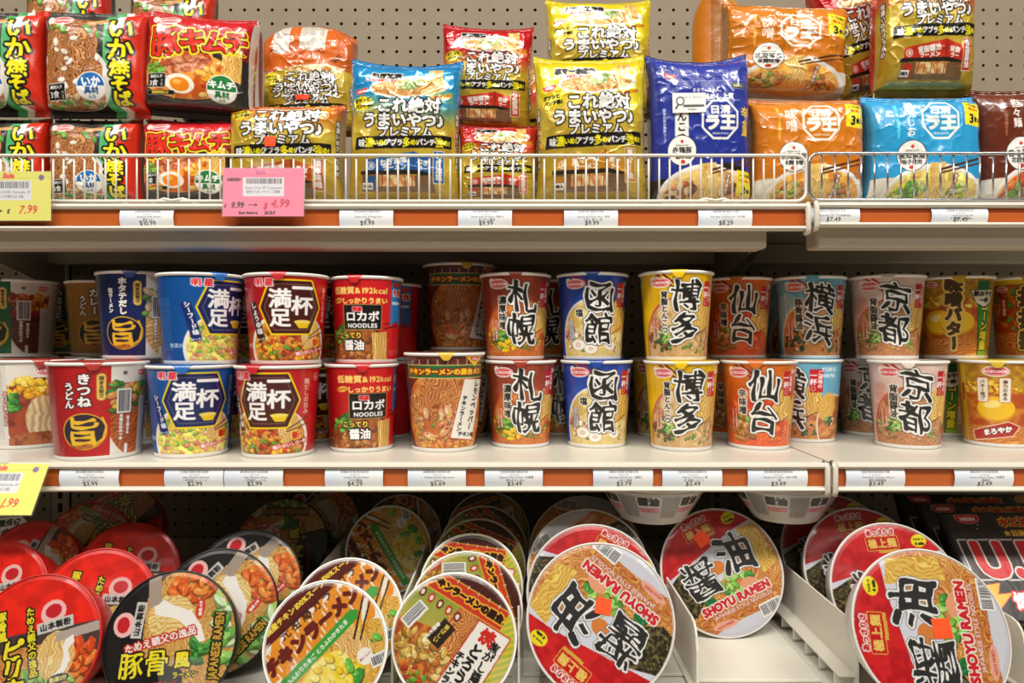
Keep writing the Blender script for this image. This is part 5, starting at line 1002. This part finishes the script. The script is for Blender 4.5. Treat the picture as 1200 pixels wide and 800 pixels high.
# ------------------------------------------------------------------ the cups on the middle shelf
LOW, UPP, BCK = 'noodle cups standing on the middle shelf', 'noodle cups stacked on top of other cups', 'noodle cups further back on the middle shelf'
def up(k): return ZM + CUP[k]['H'] + .0009
Z0 = ZM + .0002
rows = [
 # kind, px, distance, height, yaw, label, group
 ('kitsune', 116, .852, Z0, -6, 'red-fronted cup with white udon lettering and a gold-ringed crest, at the shelf edge', LOW),
 ('kitsune_back', 38, .935, Z0, 10, 'cup turned to show a pale noodle photo, beside the red udon cup', LOW),
 ('ebi', -10, 1.06, Z0, -70, 'green-edged cup half out of frame with a grey ingredients panel, on the shelf surface', LOW),
 ('hotate', 152, .995, Z0, -20, 'dark navy gold-crest cup on the shelf, hidden between the red udon and the blue cup', BCK),
 ('seafood', 225, .866, Z0, -12, 'bottom blue cup with yellow hexagon and seafood bowl, standing over a $2.99 tag', LOW),
 ('seafood', 256, .985, Z0, 6, 'blue hexagon cup in the second row, peeping out behind the bottom blue cup', BCK),
 ('shoyu_cup', 326, .864, Z0, -33, 'bottom red cup with yellow hexagon, turned to show its white JAS ring', LOW),
 ('shoyu_cup', 361, .985, Z0, -6, 'red hexagon cup in the second row, between the bottom hexagon cup and the black-label cup', BCK),
 ('rokabo', 424, .906, Z0, 1, 'bottom red cup with black NOODLES label and 192kcal lettering', LOW),
 ('rokabo', 449, 1.02, Z0, -70, 'plain red side of a cup behind the bottom black-label cup', BCK),
 ('chicken_cup', 521, .910, Z0, 2, 'bottom brown cup with green banner and slanted white lemon pepper panel', LOW),
 ('sapporo', 610, .938, Z0, 0, 'bottom red-brown miso cup with two large black brush characters', LOW),
 ('hakodate', 699, .938, Z0, 0, 'bottom blue-topped cup with white fishcakes and large black brush characters', LOW),
 ('hakata', 798, .912, Z0, 0, 'bottom yellow cup with large black brush characters', LOW),
 ('hakata', 778, 1.03, Z0, -8, 'yellow cup in the second row, glimpsed between the bottom blue-topped and yellow cups', BCK),
 ('sendai', 889, .922, Z0, -4, 'bottom orange cup with large black brush characters and spilled red soup', LOW),
 ('yokohama', 944, .985, Z0, -40, 'light blue cup turned aside to show noodles and the word YOKOHAMA', LOW),
 ('kyoto', 1020, 1.045, Z0, -8, 'pale pink cup standing a little back, half hidden by the front pale pink cup', LOW),
 ('kyoto', 1063, .928, Z0, 2, 'bottom front pale pink cup with large black brush characters and pagoda', LOW),
 ('butter', 1099, 1.046, Z0, -22, 'gold butter cup in the second row between the pale pink and the turned butter cup', BCK),
 ('butter_side', 1169, .940, Z0, 0, 'bottom gold cup turned to show a slab of butter and a red ribbon', LOW),
 ('sapporo', 655, 1.05, Z0, 0, 'second-row red-brown miso cup on the shelf, in the gap beside the blue-topped cup', BCK),
 # stacked
 ('hotate', 166, .947, up('kitsune'), -14, 'navy blue cup with white scallop broth lettering, stacked behind the red udon cup', UPP),
 ('ebi', 20, 1.065, up('kitsune'), -28, 'dark green soba cup with barcode side, at the end of the stacked row', UPP),
 ('ebi', 84, 1.187, up('kitsune'), -12, 'shaded dark green soba cup stacked between the barcode soba cup and the curry cup', UPP),
 ('curry', 124, 1.093, up('kitsune'), -6, 'dark yellow curry udon cup with gold crest in the back of the stacked row', UPP),
 ('seafood', 236, .870, up('seafood'), 23, 'top blue cup with yellow hexagon turned towards its neighbour', UPP),
 ('seafood', 268, .985, up('seafood'), 16, 'blue hexagon cup stacked in the second row behind the turned top blue cup', UPP),
 ('shoyu_cup', 336, .872, up('shoyu_cup'), -11, 'top red cup with yellow hexagon and bowl of diced toppings', UPP),
 ('shoyu_cup', 372, .985, up('shoyu_cup'), 4, 'red hexagon cup stacked in the second row, squeezed before the top black-label cup', UPP),
 ('rokabo', 430, .912, up('rokabo'), -19, 'top red cup with black NOODLES label and a blue ribbon side', UPP),
 ('rokabo', 456, 1.02, up('rokabo'), -50, 'red side of a cup stacked in the second row behind the top black-label cup', UPP),
 ('chicken_cup', 538, 1.025, up('chicken_cup'), 12, 'top brown cup with green banner, set back above the lemon pepper cup', UPP),
 ('chicken_cup', 538, 1.030, Z0, -6, 'brown cup under the set-back top one, behind the lemon pepper cup', BCK),
 ('sapporo', 604, .940, up('sapporo'), 0, 'top red-brown miso cup with two large black brush characters', UPP),
 ('sapporo', 636, 1.05, up('sapporo'), -2, 'red-brown miso cup stacked in the second row, its characters peeping past the top miso cup', UPP),
 ('hakodate', 694, .938, up('hakodate'), 0, 'top blue-topped cup with white fishcakes and large black brush characters', UPP),
 ('hakata', 792, .914, up('hakata'), 4, 'top yellow cup with large black brush characters', UPP),
 ('sendai', 864, 1.005, up('sendai'), -2, 'top orange cup with large black brush characters, set back beside the top yellow cup', UPP),
 ('sendai', 860, 1.046, Z0, -2, 'orange cup in the second row, under the set-back top orange cup', BCK),
 ('yokohama', 949, .985, up('yokohama'), 4, 'top light blue cup with two large black brush characters', UPP),
 ('yokohama', 915, 1.10, up('yokohama'), 40, 'dim light blue cup stacked between and behind the top orange and light blue cups', UPP),
 ('yokohama', 917, 1.13, Z0, 0, 'light blue cup at the back of the shelf surface, behind the bottom orange cup', BCK),
 ('kyoto', 1039, .966, up('kyoto'), 2, 'top pale pink cup with two large black brush characters', UPP),
 ('butter', 1119, .985, up('butter'), 6, 'top gold cup with green corn stripe and brown lettering', UPP),
 ('butter', 1081, 1.088, up('butter'), -40, 'gold cup stacked in the back, its corn stripe showing past the top pale pink cup', UPP),
 ('butter', 1096, 1.146, Z0, -20, 'gold cup at the very back of the shelf surface, under the stacked back one', BCK),
 ('tantan', 1206, .985, up('butter'), 0, 'top gold cup with three tall brown outlined characters, cut by the picture edge', UPP),
]
for r in rows: cup(*r)
# cups that carry the back stack near the shelf end
for k, px, d, lab in (('ebi', 84, 1.187, 'green soba cup on the shelf surface under the shaded stacked soba cup'), ('curry', 124, 1.093, 'yellow curry cup on the shelf surface under the stacked curry cup'),
                      ('shoyu_cup', 372, 1.09, 'red hexagon cup in the third row on the shelf surface'),):
    if lab.startswith('red'): continue
    cup(k, px, d, Z0, -10, lab, BCK)
# ------------------------------------------------------------------ the bowls in their slots
GB = {'pirikara': 'red spicy noodle bowls', 'tonkotsu': 'black pork noodle bowls', 'chicken': 'yellow egg noodle bowls', 'yaki': 'white-panel stir-fry noodle bowls', 'shoyu': 'red soy noodle bowls'}
brows = [
 ('pirikara', 40, .668, 8, 'front red spicy noodle bowl with tall yellow lettering, nearest the edge', {}),
 ('pirikara', 112, .752, -14, 'second red spicy bowl, behind the front one, its white side gaping', {'yaw': 5}),
 ('pirikara', -8, .778, 4, 'red spicy bowl cut by the picture edge behind the front red one', {'yaw': -4}),
 ('pirikara', 148, .860, -12, 'third red spicy bowl, wrinkled film on its flank, behind the second', {'yaw': 5}),
 ('pirikara', 32, .868, 60, 'red spicy bowl in crumpled film, shaded, behind the one cut by the picture edge', {}),
 ('pirikara', 100, .952, 150, 'dim red spicy bowl in film, in front of the rearmost one', {'dz': .004}),
 ('pirikara', 140, 1.045, 200, 'rearmost dim red spicy bowl against the pegboard', {'dz': .008}),
 ('tonkotsu', 199, .672, 4, 'front black pork noodle bowl with big yellow lettering', {}),
 ('tonkotsu', 254, .745, -38, 'second black pork bowl, noodles showing at its flank', {'yaw': 4}),
 ('tonkotsu', 288, .820, -50, 'third black pork bowl with a pink badge, behind the second', {'yaw': 4}),
 ('tonkotsu', 330, .985, 92, 'dim black pork bowl with sideways yellow lettering, near the back', {'yaw': 6}),
 ('tonkotsu', 372, 1.065, -30, 'rearmost dim black pork bowl against the pegboard', {'yaw': 4, 'dz': .006}),
 ('chicken', 381, .668, 43, 'front yellow egg noodle bowl with slanting brown lettering', {}),
 ('chicken', 406, .738, 38, 'second yellow egg bowl, peeping over the front one', {}),
 ('chicken', 455, .975, 120, 'dim egg bowl standing alone near the back, before the last', {}),
 ('chicken', 470, 1.045, 60, 'dim egg bowl at the very back, behind the lone one', {}),
 ('yaki', 532, .682, -30, 'front white-panel stir-fry bowl with orange banner', {}),
 ('yaki', 546, .752, -72, 'second white-panel stir-fry bowl, panel across its top', {}),
 ('yaki', 552, .822, -8, 'third white-panel stir-fry bowl, banner near its top', {}),
 ('yaki', 560, .892, -22, 'fourth white-panel stir-fry bowl from the front', {}),
 ('yaki', 566, .962, -40, 'fifth white-panel stir-fry bowl from the front, in shade', {}),
 ('yaki', 572, 1.032, 20, 'dim rearmost white-panel stir-fry bowl', {'dz': .005}),
 ('yaki', -16, .956, 100, 'white-panel bowl half out of frame in the far corner behind the red bowls', {}),
 ('shoyu', 704, .700, 141, 'front red soy bowl lying upside down with an orange sticker, in the long row', {'sticker': [(.006, -.012, .016, -152)]}),
 ('shoyu', 696, .772, -28, 'second red soy bowl of the long row, only its red crown and seaweed showing', {}),
 ('shoyu', 690, .844, -150, 'third red soy bowl of the long row, noodles at its crown', {}),
 ('shoyu', 686, .916, 170, 'fourth red soy bowl of the long row, deep in shade', {}),
 ('shoyu', 846, .846, 24, 'red soy bowl alone in the half-empty slot, orange sticker on its crown', {'sticker': [(-.004, .044, .017, 8)], 'yaw': 0}),
 ('shoyu', 1091, .666, 88, 'front red soy bowl lying sideways with an orange sticker, beside the black boxes', {'dz': .004, 'sticker': [(.002, -.010, .018, -86)]}),
 ('shoyu', 1052, .778, 4, 'second red soy bowl behind the sideways one, seaweed showing', {}),
 ('shoyu', 1014, .850, 6, 'third red soy bowl behind the sideways one', {}),
 ('shoyu', 982, .922, 8, 'fourth red soy bowl behind the sideways one, in shade', {}),
]
for k, px, d, sp, lab, kw in brows: bowl(k, px, d, sp, lab, GB[k], **kw)
# two bowls lying flat on top of the leaning ones
def flat_bowl(px, d, z, label, first=[None]):
    if first[0] is None:
        R, Rb, H = .066, .040, .046; ny, nx = 60, 360; cv = Cv(2 * math.pi * 55, 46, .9, '#cfc9c0'); cv.rect(0, 20, 346, 40, '#c9c4bd')
        for k in range(-3, 4):
            x = k * 48; cv.text(x - 14, 12, '醤油', 12, '#2a2826', .8, out=((1.2, '#efece6'),)); cv.rect(x - 14, 24, 24, 5, '#c4404a'); cv.text(x - 14, 24, 'SHOYU RAMEN', 3.6, '#fff', .1); cv.rect(x + 11, 20, 22, 30, '#a8a39c'); cv.lines(x + 11, 7, 20, 12, 2.4, '#3a3733', k + 9)
        art = cv.out(); n = art.shape[1]; th = np.linspace(0, 2 * np.pi, n + 1)[:-1] - math.pi; v = np.linspace(0, 1, art.shape[0]); r = R - (R - Rb) * v ** 1.25; z_ = H - .003 - (H - .003) * v
        sh = Sheets().grid(np.stack([r[:, None] * np.sin(th), -r[:, None] * np.cos(th), np.repeat(z_[:, None], n, 1)], -1), art, wrap=True)
        rr = np.array([1, .9, .4, .01]) * Rb; sh.grid(np.stack([rr[:, None] * np.sin(th), -rr[:, None] * np.cos(th), np.repeat(np.array([0, .003, .003, .003])[:, None], n, 1)], -1), hx('#d8d4cc'), wrap=True)
        me = sh.mesh('bowl_print'); me.materials.append(M['print'])
        t = thing('noodle_bowl', label, 'noodle bowl', group='soy bowls laid flat on the leaning bowls'); link('body', me, None, t)
        MB().lathe([(R - .002, H - .003), (R + .001, H - .002), (R + .001, H), (R - .003, H), (R - .003, H - .003)], 64).build('rim', M['white_cup'], t)
        lp = np.linspace(.01, 1, 4) * (R - .002); ls = Sheets().grid(np.stack([lp[:, None] * np.cos(th), lp[:, None] * np.sin(th), np.full((4, n), H - .0005)], -1), hx('#b0202a'), wrap=True); lm = ls.mesh('lid_print'); lm.materials.append(M['lidfilm']); link('lid', lm, None, t)
        first[0] = t
    else: t = copy_thing(first[0], label)
    t.location = ((px - 604) / F * d, d, z); return t
flat_bowl(764, .872, CZ - .2275, 'pale bowl laid flat under the middle shelf, over the end of the long row')
f2 = flat_bowl(920, .880, CZ - .2285, 'pale bowl laid flat under the shelf joint, over the half-empty slot'); f2.rotation_euler = (0, math.radians(-1.5), .6)

# black square noodle boxes leaning in a row
def box_art():
    cv = Cv(210, 146, 1.6, '#171415'); cv.mottle(np.ones(cv.X.shape, np.float32), '#171415', '#221c1e', 20, 3); rg = np.random.default_rng(4)
    for i in range(30): cv.ell(rg.uniform(-100, 100), rg.uniform(2, 40), .9, .9, ['#e9dcb0', '#6a9a3a', '#c4402c'][i % 3])
    logo_nissin(cv, -72, 12, 30)
    for x, c in ((-8, '#c4402c'), (4, '#7a9a3a'), (18, '#d8a03a'), (34, '#c4402c')): cv.line([(x - 10, 20), (x, 8), (x + 8, 16), (x + 14, 8)], 1.6, c)
    cv.text(6, 16, '水と油で爆発', 13, '#c9261c', .8, out=((1.2, '#e8c04a'),), brush=.6); cv.text(-2, 31, '★日清焼そば★', 9, '#e8b02a', .6); cv.ell(78, 12, 13, 8, '#c98a3a')
    cv.rect(0, 66, 196, 54, '#c9c6c6', 2); cv.rect(0, 66, 192, 50, '#2a1012', 2)
    for ch, x in (('U', -66), ('.', -37), ('F', -14), ('.', 18), ('O', 46), ('.', 76)): cv.text(x, 64, ch, 62, '#c4141c', 3.4, out=((3.2, '#1a0c0c'), (2.2, '#d4d0ce')), sx=.92)
    cv.poly([(-96, 100), (-70, 96), (-78, 110), (-60, 108), (-92, 134), (-84, 116)], '#e8b02a', edge=(1, '#c4402c')); cv.text(4, 118, '爆盛バーレル', 22, '#efece8', 1.2, out=((2, '#c4141c'),), brush=.4); return cv.out()
ba = box_art() * .95; W, H, T = .210, .146, .036
def rbox_sheet():
    ny, nx = ba.shape[:2]; xs = np.linspace(-W / 2, W / 2, nx); zs = np.linspace(H, 0, ny); X, Z = np.meshgrid(xs, zs); e = np.minimum(np.minimum(W / 2 - abs(X), Z), H - Z); Y = -T * .5 + .004 * np.clip(1 - e / .006, 0, 1) ** 2
    s = Sheets().grid(np.stack([X, Y, Z], -1), ba); me = s.mesh('box_lid_print'); me.materials.append(M['lidfilm']); return me
bt = thing('noodle_box', '', 'noodle box'); link('lid', rbox_sheet(), None, bt)
mbx = MB(); mbx.prism([(-W / 2, 0), (W / 2, 0), (W / 2, H), (-W / 2, H)], 'y', -T / 2 + .005, -T / 2 + .009, .0015); mbx.build('rim', M['dark'], bt)
mbx = MB(); v0 = [(-W / 2 + .003, -T / 2 + .009, .003), (W / 2 - .003, -T / 2 + .009, .003), (W / 2 - .003, -T / 2 + .009, H - .003), (-W / 2 + .003, -T / 2 + .009, H - .003)]
v1 = [(-W / 2 + .014, T / 2, .014), (W / 2 - .014, T / 2, .014), (W / 2 - .014, T / 2, H - .014), (-W / 2 + .014, T / 2, H - .014)]
a_ = [mbx.bm.verts.new(v) for v in v0]; b_ = [mbx.bm.verts.new(v) for v in v1]; mbx.bm.faces.new(a_); mbx.bm.faces.new(b_[::-1])
for i in range(4): mbx.bm.faces.new((a_[i], b_[i], b_[(i + 1) % 4], a_[(i + 1) % 4]))
bmesh.ops.recalc_face_normals(mbx.bm, faces=mbx.bm.faces); mbx.build('tray', M['dark'], bt)
for i, (dx, yy, lab) in enumerate(((.5536, .790, 'front black box with huge red metallic letters, leaning beside the sideways red bowl'), (.556, .843, 'middle black box, only its top strip showing over the front one'), (.556, .897, 'rear black box, dimmest of the three leaning ones'))):
    o = bt if i == 0 else copy_thing(bt)
    o['label'] = lab; o['group'] = 'black noodle boxes leaning in a row'
    o.location = (dx + W / 2, yy + .02, ZB + .014); o.rotation_euler = (math.radians(-42), 0, 0)

# clear front stops
for i, (px, lab) in enumerate(((62, 'clear plastic front stop before the red spicy bowls'), (220, 'clear plastic front stop before the black pork bowls'), (368, 'clear plastic front stop before the yellow egg bowls'), (604, 'clear plastic front stop before the white-panel stir-fry bowls'))):
    p = rel(px, 765, .632); o = MB().prism([(-.022, 0), (.022, 0), (.022, p.z - ZB - .006), (.018, p.z - ZB), (-.018, p.z - ZB), (-.022, p.z - ZB - .006)], 'y', -.0009, .0009, .0004).build('front_stop', M['clear'], None, (p.x, .622, ZB))
    tag(o, lab, 'front stop', 'clear front stops on the base shelf')

# ------------------------------------------------------------------ price tags and sale cards
def price_tag(x0, x1, y, z, h, l1, l2, price, label, seed, grp):
    w = (x1 - x0) * 1000; hh = h * 1000; cv = Cv(w, hh, 3.2, '#dfe4ec'); cv.grad(np.ones(cv.X.shape, np.float32), '#d5deec', '#e6e8ea', -w / 2, w / 6, True)
    rg = np.random.default_rng(abs(seed)); q = -w * .22
    while q < w * .25: b = rg.uniform(.4, 1.0); cv.rect(q, 3.2, b, 3.0, '#55565a', a=.85); q += b + rg.uniform(.4, .9)
    cv.text(1, 6.6, '49%011d' % rg.integers(10 ** 10), 1.7, '#6a6b70'); cv.text(3, 9.3, l1, 3.0, '#5c5d62', .05); cv.text(2, 12.8, l2, 3.2, '#5c5d62', .05); cv.text(1, hh - 4.0, price, 7.4, '#303136', .12)
    art = cv.out(); ny, nx = art.shape[:2]; X, Z = np.meshgrid(np.linspace(x0, x1, nx), np.linspace(h, 0, ny)); v = Z / h; Y = -.0022 + .0026 * (2 * v - 1) ** 2 + 0 * X
    me = Sheets().grid(np.stack([X - (x0 + x1) / 2, Y, Z], -1), art).grid(np.stack([X - (x0 + x1) / 2, Y + .0003, Z], -1)[::4, ::4], hx('#e6e8ea'), flip=True).mesh('price_tag'); me.materials.append(M['card'])
    o = link('price_tag', me, None, None, ((x0 + x1) / 2, y, z)); tag(o, label, 'price tag', grp)
TG = [(70, 140, 'Maruuma Kitsune Udon', 'きつねうどん', '$3.99', 'white price tag reading $3.99 under the red udon cup'),
      (193, 262, 'Ippai Manzoku Seafood', '一杯満足シーフード', '$2.99', 'white price tag reading $2.99 under the bottom blue hexagon cup'),
      (263, 332, 'Ippai Manzoku Shoyu', '一杯満足しょうゆ', '$2.99', 'white price tag reading $2.99 under the bottom red hexagon cup'),
      (381, 449, 'Locabo Noodle Shoyu', 'ロカボ醤油', '$4.29', 'white price tag reading $4.29 under the black-label cup'),
      (478, 546, 'Chicken Ramen Big Lemon', 'Pepper', '$5.69', 'white price tag reading $5.69 under the lemon pepper cup'),
      (568, 636, 'Sapporo Miso Ramen / 札幌濃', '厚みそらーめん', '$3.49', 'white price tag reading $3.49 under the red-brown miso cup'),
      (695, 765, 'Hakodate Ramen Sio / 函館ら', 'ーめん 塩味', '$3.79', 'white price tag reading $3.79 under the blue-topped fishcake cup'),
      (776, 846, 'Hakata Tonkotsu / 博', '多 背脂とんこつ', '$3.49', 'white price tag reading $3.49 under the yellow cup'),
      (876, 946, 'Sendai Karai Miso / 仙台 辛味', '噌', '$3.49', 'white price tag reading $3.49 under the orange cup'),
      (991, 1060, 'Yokohama Tonkotsu Shoyu /', '横浜 豚骨醤油', '$3.49', 'white price tag reading $3.49 under the pale pink cups'),
      (1118, 1187, 'Kyoto Seabura Shoyu / 京都背', '脂醤油', '$3.49', 'white price tag reading $3.49 under the turned gold butter cup')]
for i, (a, b, l1, l2, p, lab) in enumerate(TG):
    price_tag((a - 604) / F * .799, (b - 604) / F * .799, .7995, ZM - .0285, .0208, l1, l2, p, lab, i, 'price tags along the middle shelf')
TT = [(141, 204, 'Acecook Pork Kimchi', '豚キムチ', '$10.99', 'white price tag under the red kimchi bags'),
      (398, 461, 'Zettai Umai 3P Negi Shio /', '油塩', '$9.99', 'white price tag reading $9.99 under the bright blue topped bag'),
      (537, 600, 'Zettai Umai 3P Shoyu / 絶対う', 'まいやつ 醤油', '$9.99', 'white price tag reading $9.99 under the red and gold bags'),
      (661, 724, 'Zettai Umai Kuro Mayu / 絶対', 'うまい 黒マー油', '$9.99', 'white price tag reading $9.99 under the yellow bags'),
      (818, 881, 'Rao Shio Tonkotsu 3P / ラ王 豚', 'とんこつ', '$8.29', 'white price tag reading $8.29 under the indigo bag'),
      (943.5, 1007, 'Raoh Miso 3P / ラ王味噌3食入', '', '$7.49', 'white price tag reading $7.49 at the shelf joint under the lower octagon orange bag'),
      (1091, 1157, 'Raoh Yuzu Shio 3P', 'ラ王 柚子しお3食入', '$7.49', 'white price tag reading $7.49 under the light blue bag')]
for i, (a, b, l1, l2, p, lab) in enumerate(TT):
    r = i > 4; y = .8415 if r else .8445
    price_tag((a - 604) / F * y, (b - 604) / F * y, y, (ZT + .001 - .0255) if r else (ZT - .0285), .0175 if r else .0206, l1, l2, p, lab, i + 20, 'price tags along the upper shelf')

def sale_card(px, py, d, w, h, bgc, draw, label, tilt, clip_x, holder=True):
    cv = Cv(w * 1000, h * 1000, 1.9, bgc); draw(cv); art = cv.out(); ny, nx = art.shape[:2]
    t = thing('sale_card', label, 'sale card', rel(px, py, d), (math.radians(tilt), 0, 0), 'coloured sale cards')
    X, Z = np.meshgrid(np.linspace(-w / 2, w / 2, nx), np.linspace(0, -h, ny))
    me = Sheets().grid(np.stack([X, 0 * X, Z], -1), art).grid(np.stack([X, 0 * X + .0005, Z], -1)[::6, ::6], hx(bgc), flip=True).mesh('card'); me.materials.append(M['card']); link('card', me, None, t)
    MB().box(-w / 2 - .001, w / 2 + .001, -.0016, -.0008, -h - .001, .001).box(-w / 2 - .001, w / 2 + .001, .0009, .0017, -h - .001, .001).build('clear_sleeve', M['clear'], t)
    MB().box(clip_x - .014, clip_x + .014, -.004, .003, -.009, .006, .001).box(clip_x - .011, clip_x + .011, .002, .010, .002, .012, .001).build('clear_clip', M['clear'], t)
def hand(cv, x, y, tx, s, c): cv.text(x, y, tx, s, c, .35, shear=.22, brush=.5, sx=.86)
def deco(cv, c):
    w, h = cv.w, cv.h; cv.line([(-w / 2, 8), (w / 2, 8)], .4, c, .6); cv.line([(-w / 2 + 2, 2), (-w / 2 + 12, 5), (-w / 2 + 2, 7)], .4, c, .6); cv.line([(w / 2 - 2, 2), (w / 2 - 12, 5), (w / 2 - 2, 7)], .4, c, .6)
def pink(cv):
    deco(cv, '#b03a5a'); cv.text(-4, 5, 'Sale', 7, '#c9408a', .3, brush=.4); cv.rect(0, 23, 50, 23, '#dcd9df', 1); q = -20
    rg = np.random.default_rng(5)
    while q < 22: b = rg.uniform(.6, 1.5); cv.rect(q, 16, b, 6.4, '#5a4a54'); q += b + rg.uniform(.5, 1.2)
    cv.text(0, 24, 'Zebe Umai SP Cumtoem', 4.2, '#77717a', .05); cv.text(0, 29, '絶対うまいやつ ご濃厚', 4, '#77717a', .05); cv.text(-36, 14, 'NISSIN', 5.4, '#3a1a22', .3, shear=.3)
    hand(cv, -46, 46, '$', 6, '#a02a4a'); hand(cv, -31, 45, '9.99', 10, '#2a1a20'); cv.line([(-18, 45), (-9, 45)], .9, '#2a1a20'); cv.poly([(-10, 43), (-6.5, 45), (-10, 47)], '#2a1a20'); hand(cv, 3, 46, '$', 10, '#c41f3a'); hand(cv, 21, 43, '4.99', 14, '#c41f3a'); cv.text(-18, 54.5, 'Best Before:', 4.2, '#2a1a20', .3); hand(cv, 8, 54.5, '25.12.9', 5, '#2a1a20')
def yellow(price):
    def f(cv):
        deco(cv, '#8a8a3a'); cv.text(0, 5, 'Sale', 8, '#d9401f', .7, shear=.15); cv.rect(-2, 23, 60, 24, '#d4d4d8', 1); q = -24; rg = np.random.default_rng(len(price))
        while q < 26: b = rg.uniform(.6, 1.6); cv.rect(q, 16.5, b, 8, '#55555c'); q += b + rg.uniform(.5, 1.2)
        cv.text(4, 25, 'ACECOOK Yakisoba 3P', 4.2, '#6a6a70', .05); cv.text(4, 30.5, 'いか焼そば 3袋', 4.2, '#6a6a70', .05); hand(cv, -34, 48, '9.99', 9, '#2a2a1a'); cv.line([(-20, 48), (-10, 48)], .9, '#2a2a1a'); cv.poly([(-11, 46), (-7, 48), (-11, 50)], '#2a2a1a'); hand(cv, 0, 48, '$', 7, '#3a3a2a'); hand(cv, 24, 46, price, 14, '#cf2f16'); cv.ell(40, 7.5, 3.4, 3.4, '#6a5a8a')
    return f
sale_card(309, 197, .834, .099, .059, '#ef7f9c', pink, 'pink sale card marked 4.99, hung on the fence before the orange bag', -2, .0)
sale_card(10, 201, .836, .104, .060, '#dbd75e', yellow('7.99'), 'yellow sale card marked 7.99, hung on the fence at the picture edge', 0, -.01)
sale_card(4, 543, .792, .107, .060, '#d6d94e', yellow('1.99'), 'yellow sale card jutting forward from the middle shelf edge', -30, -.01)
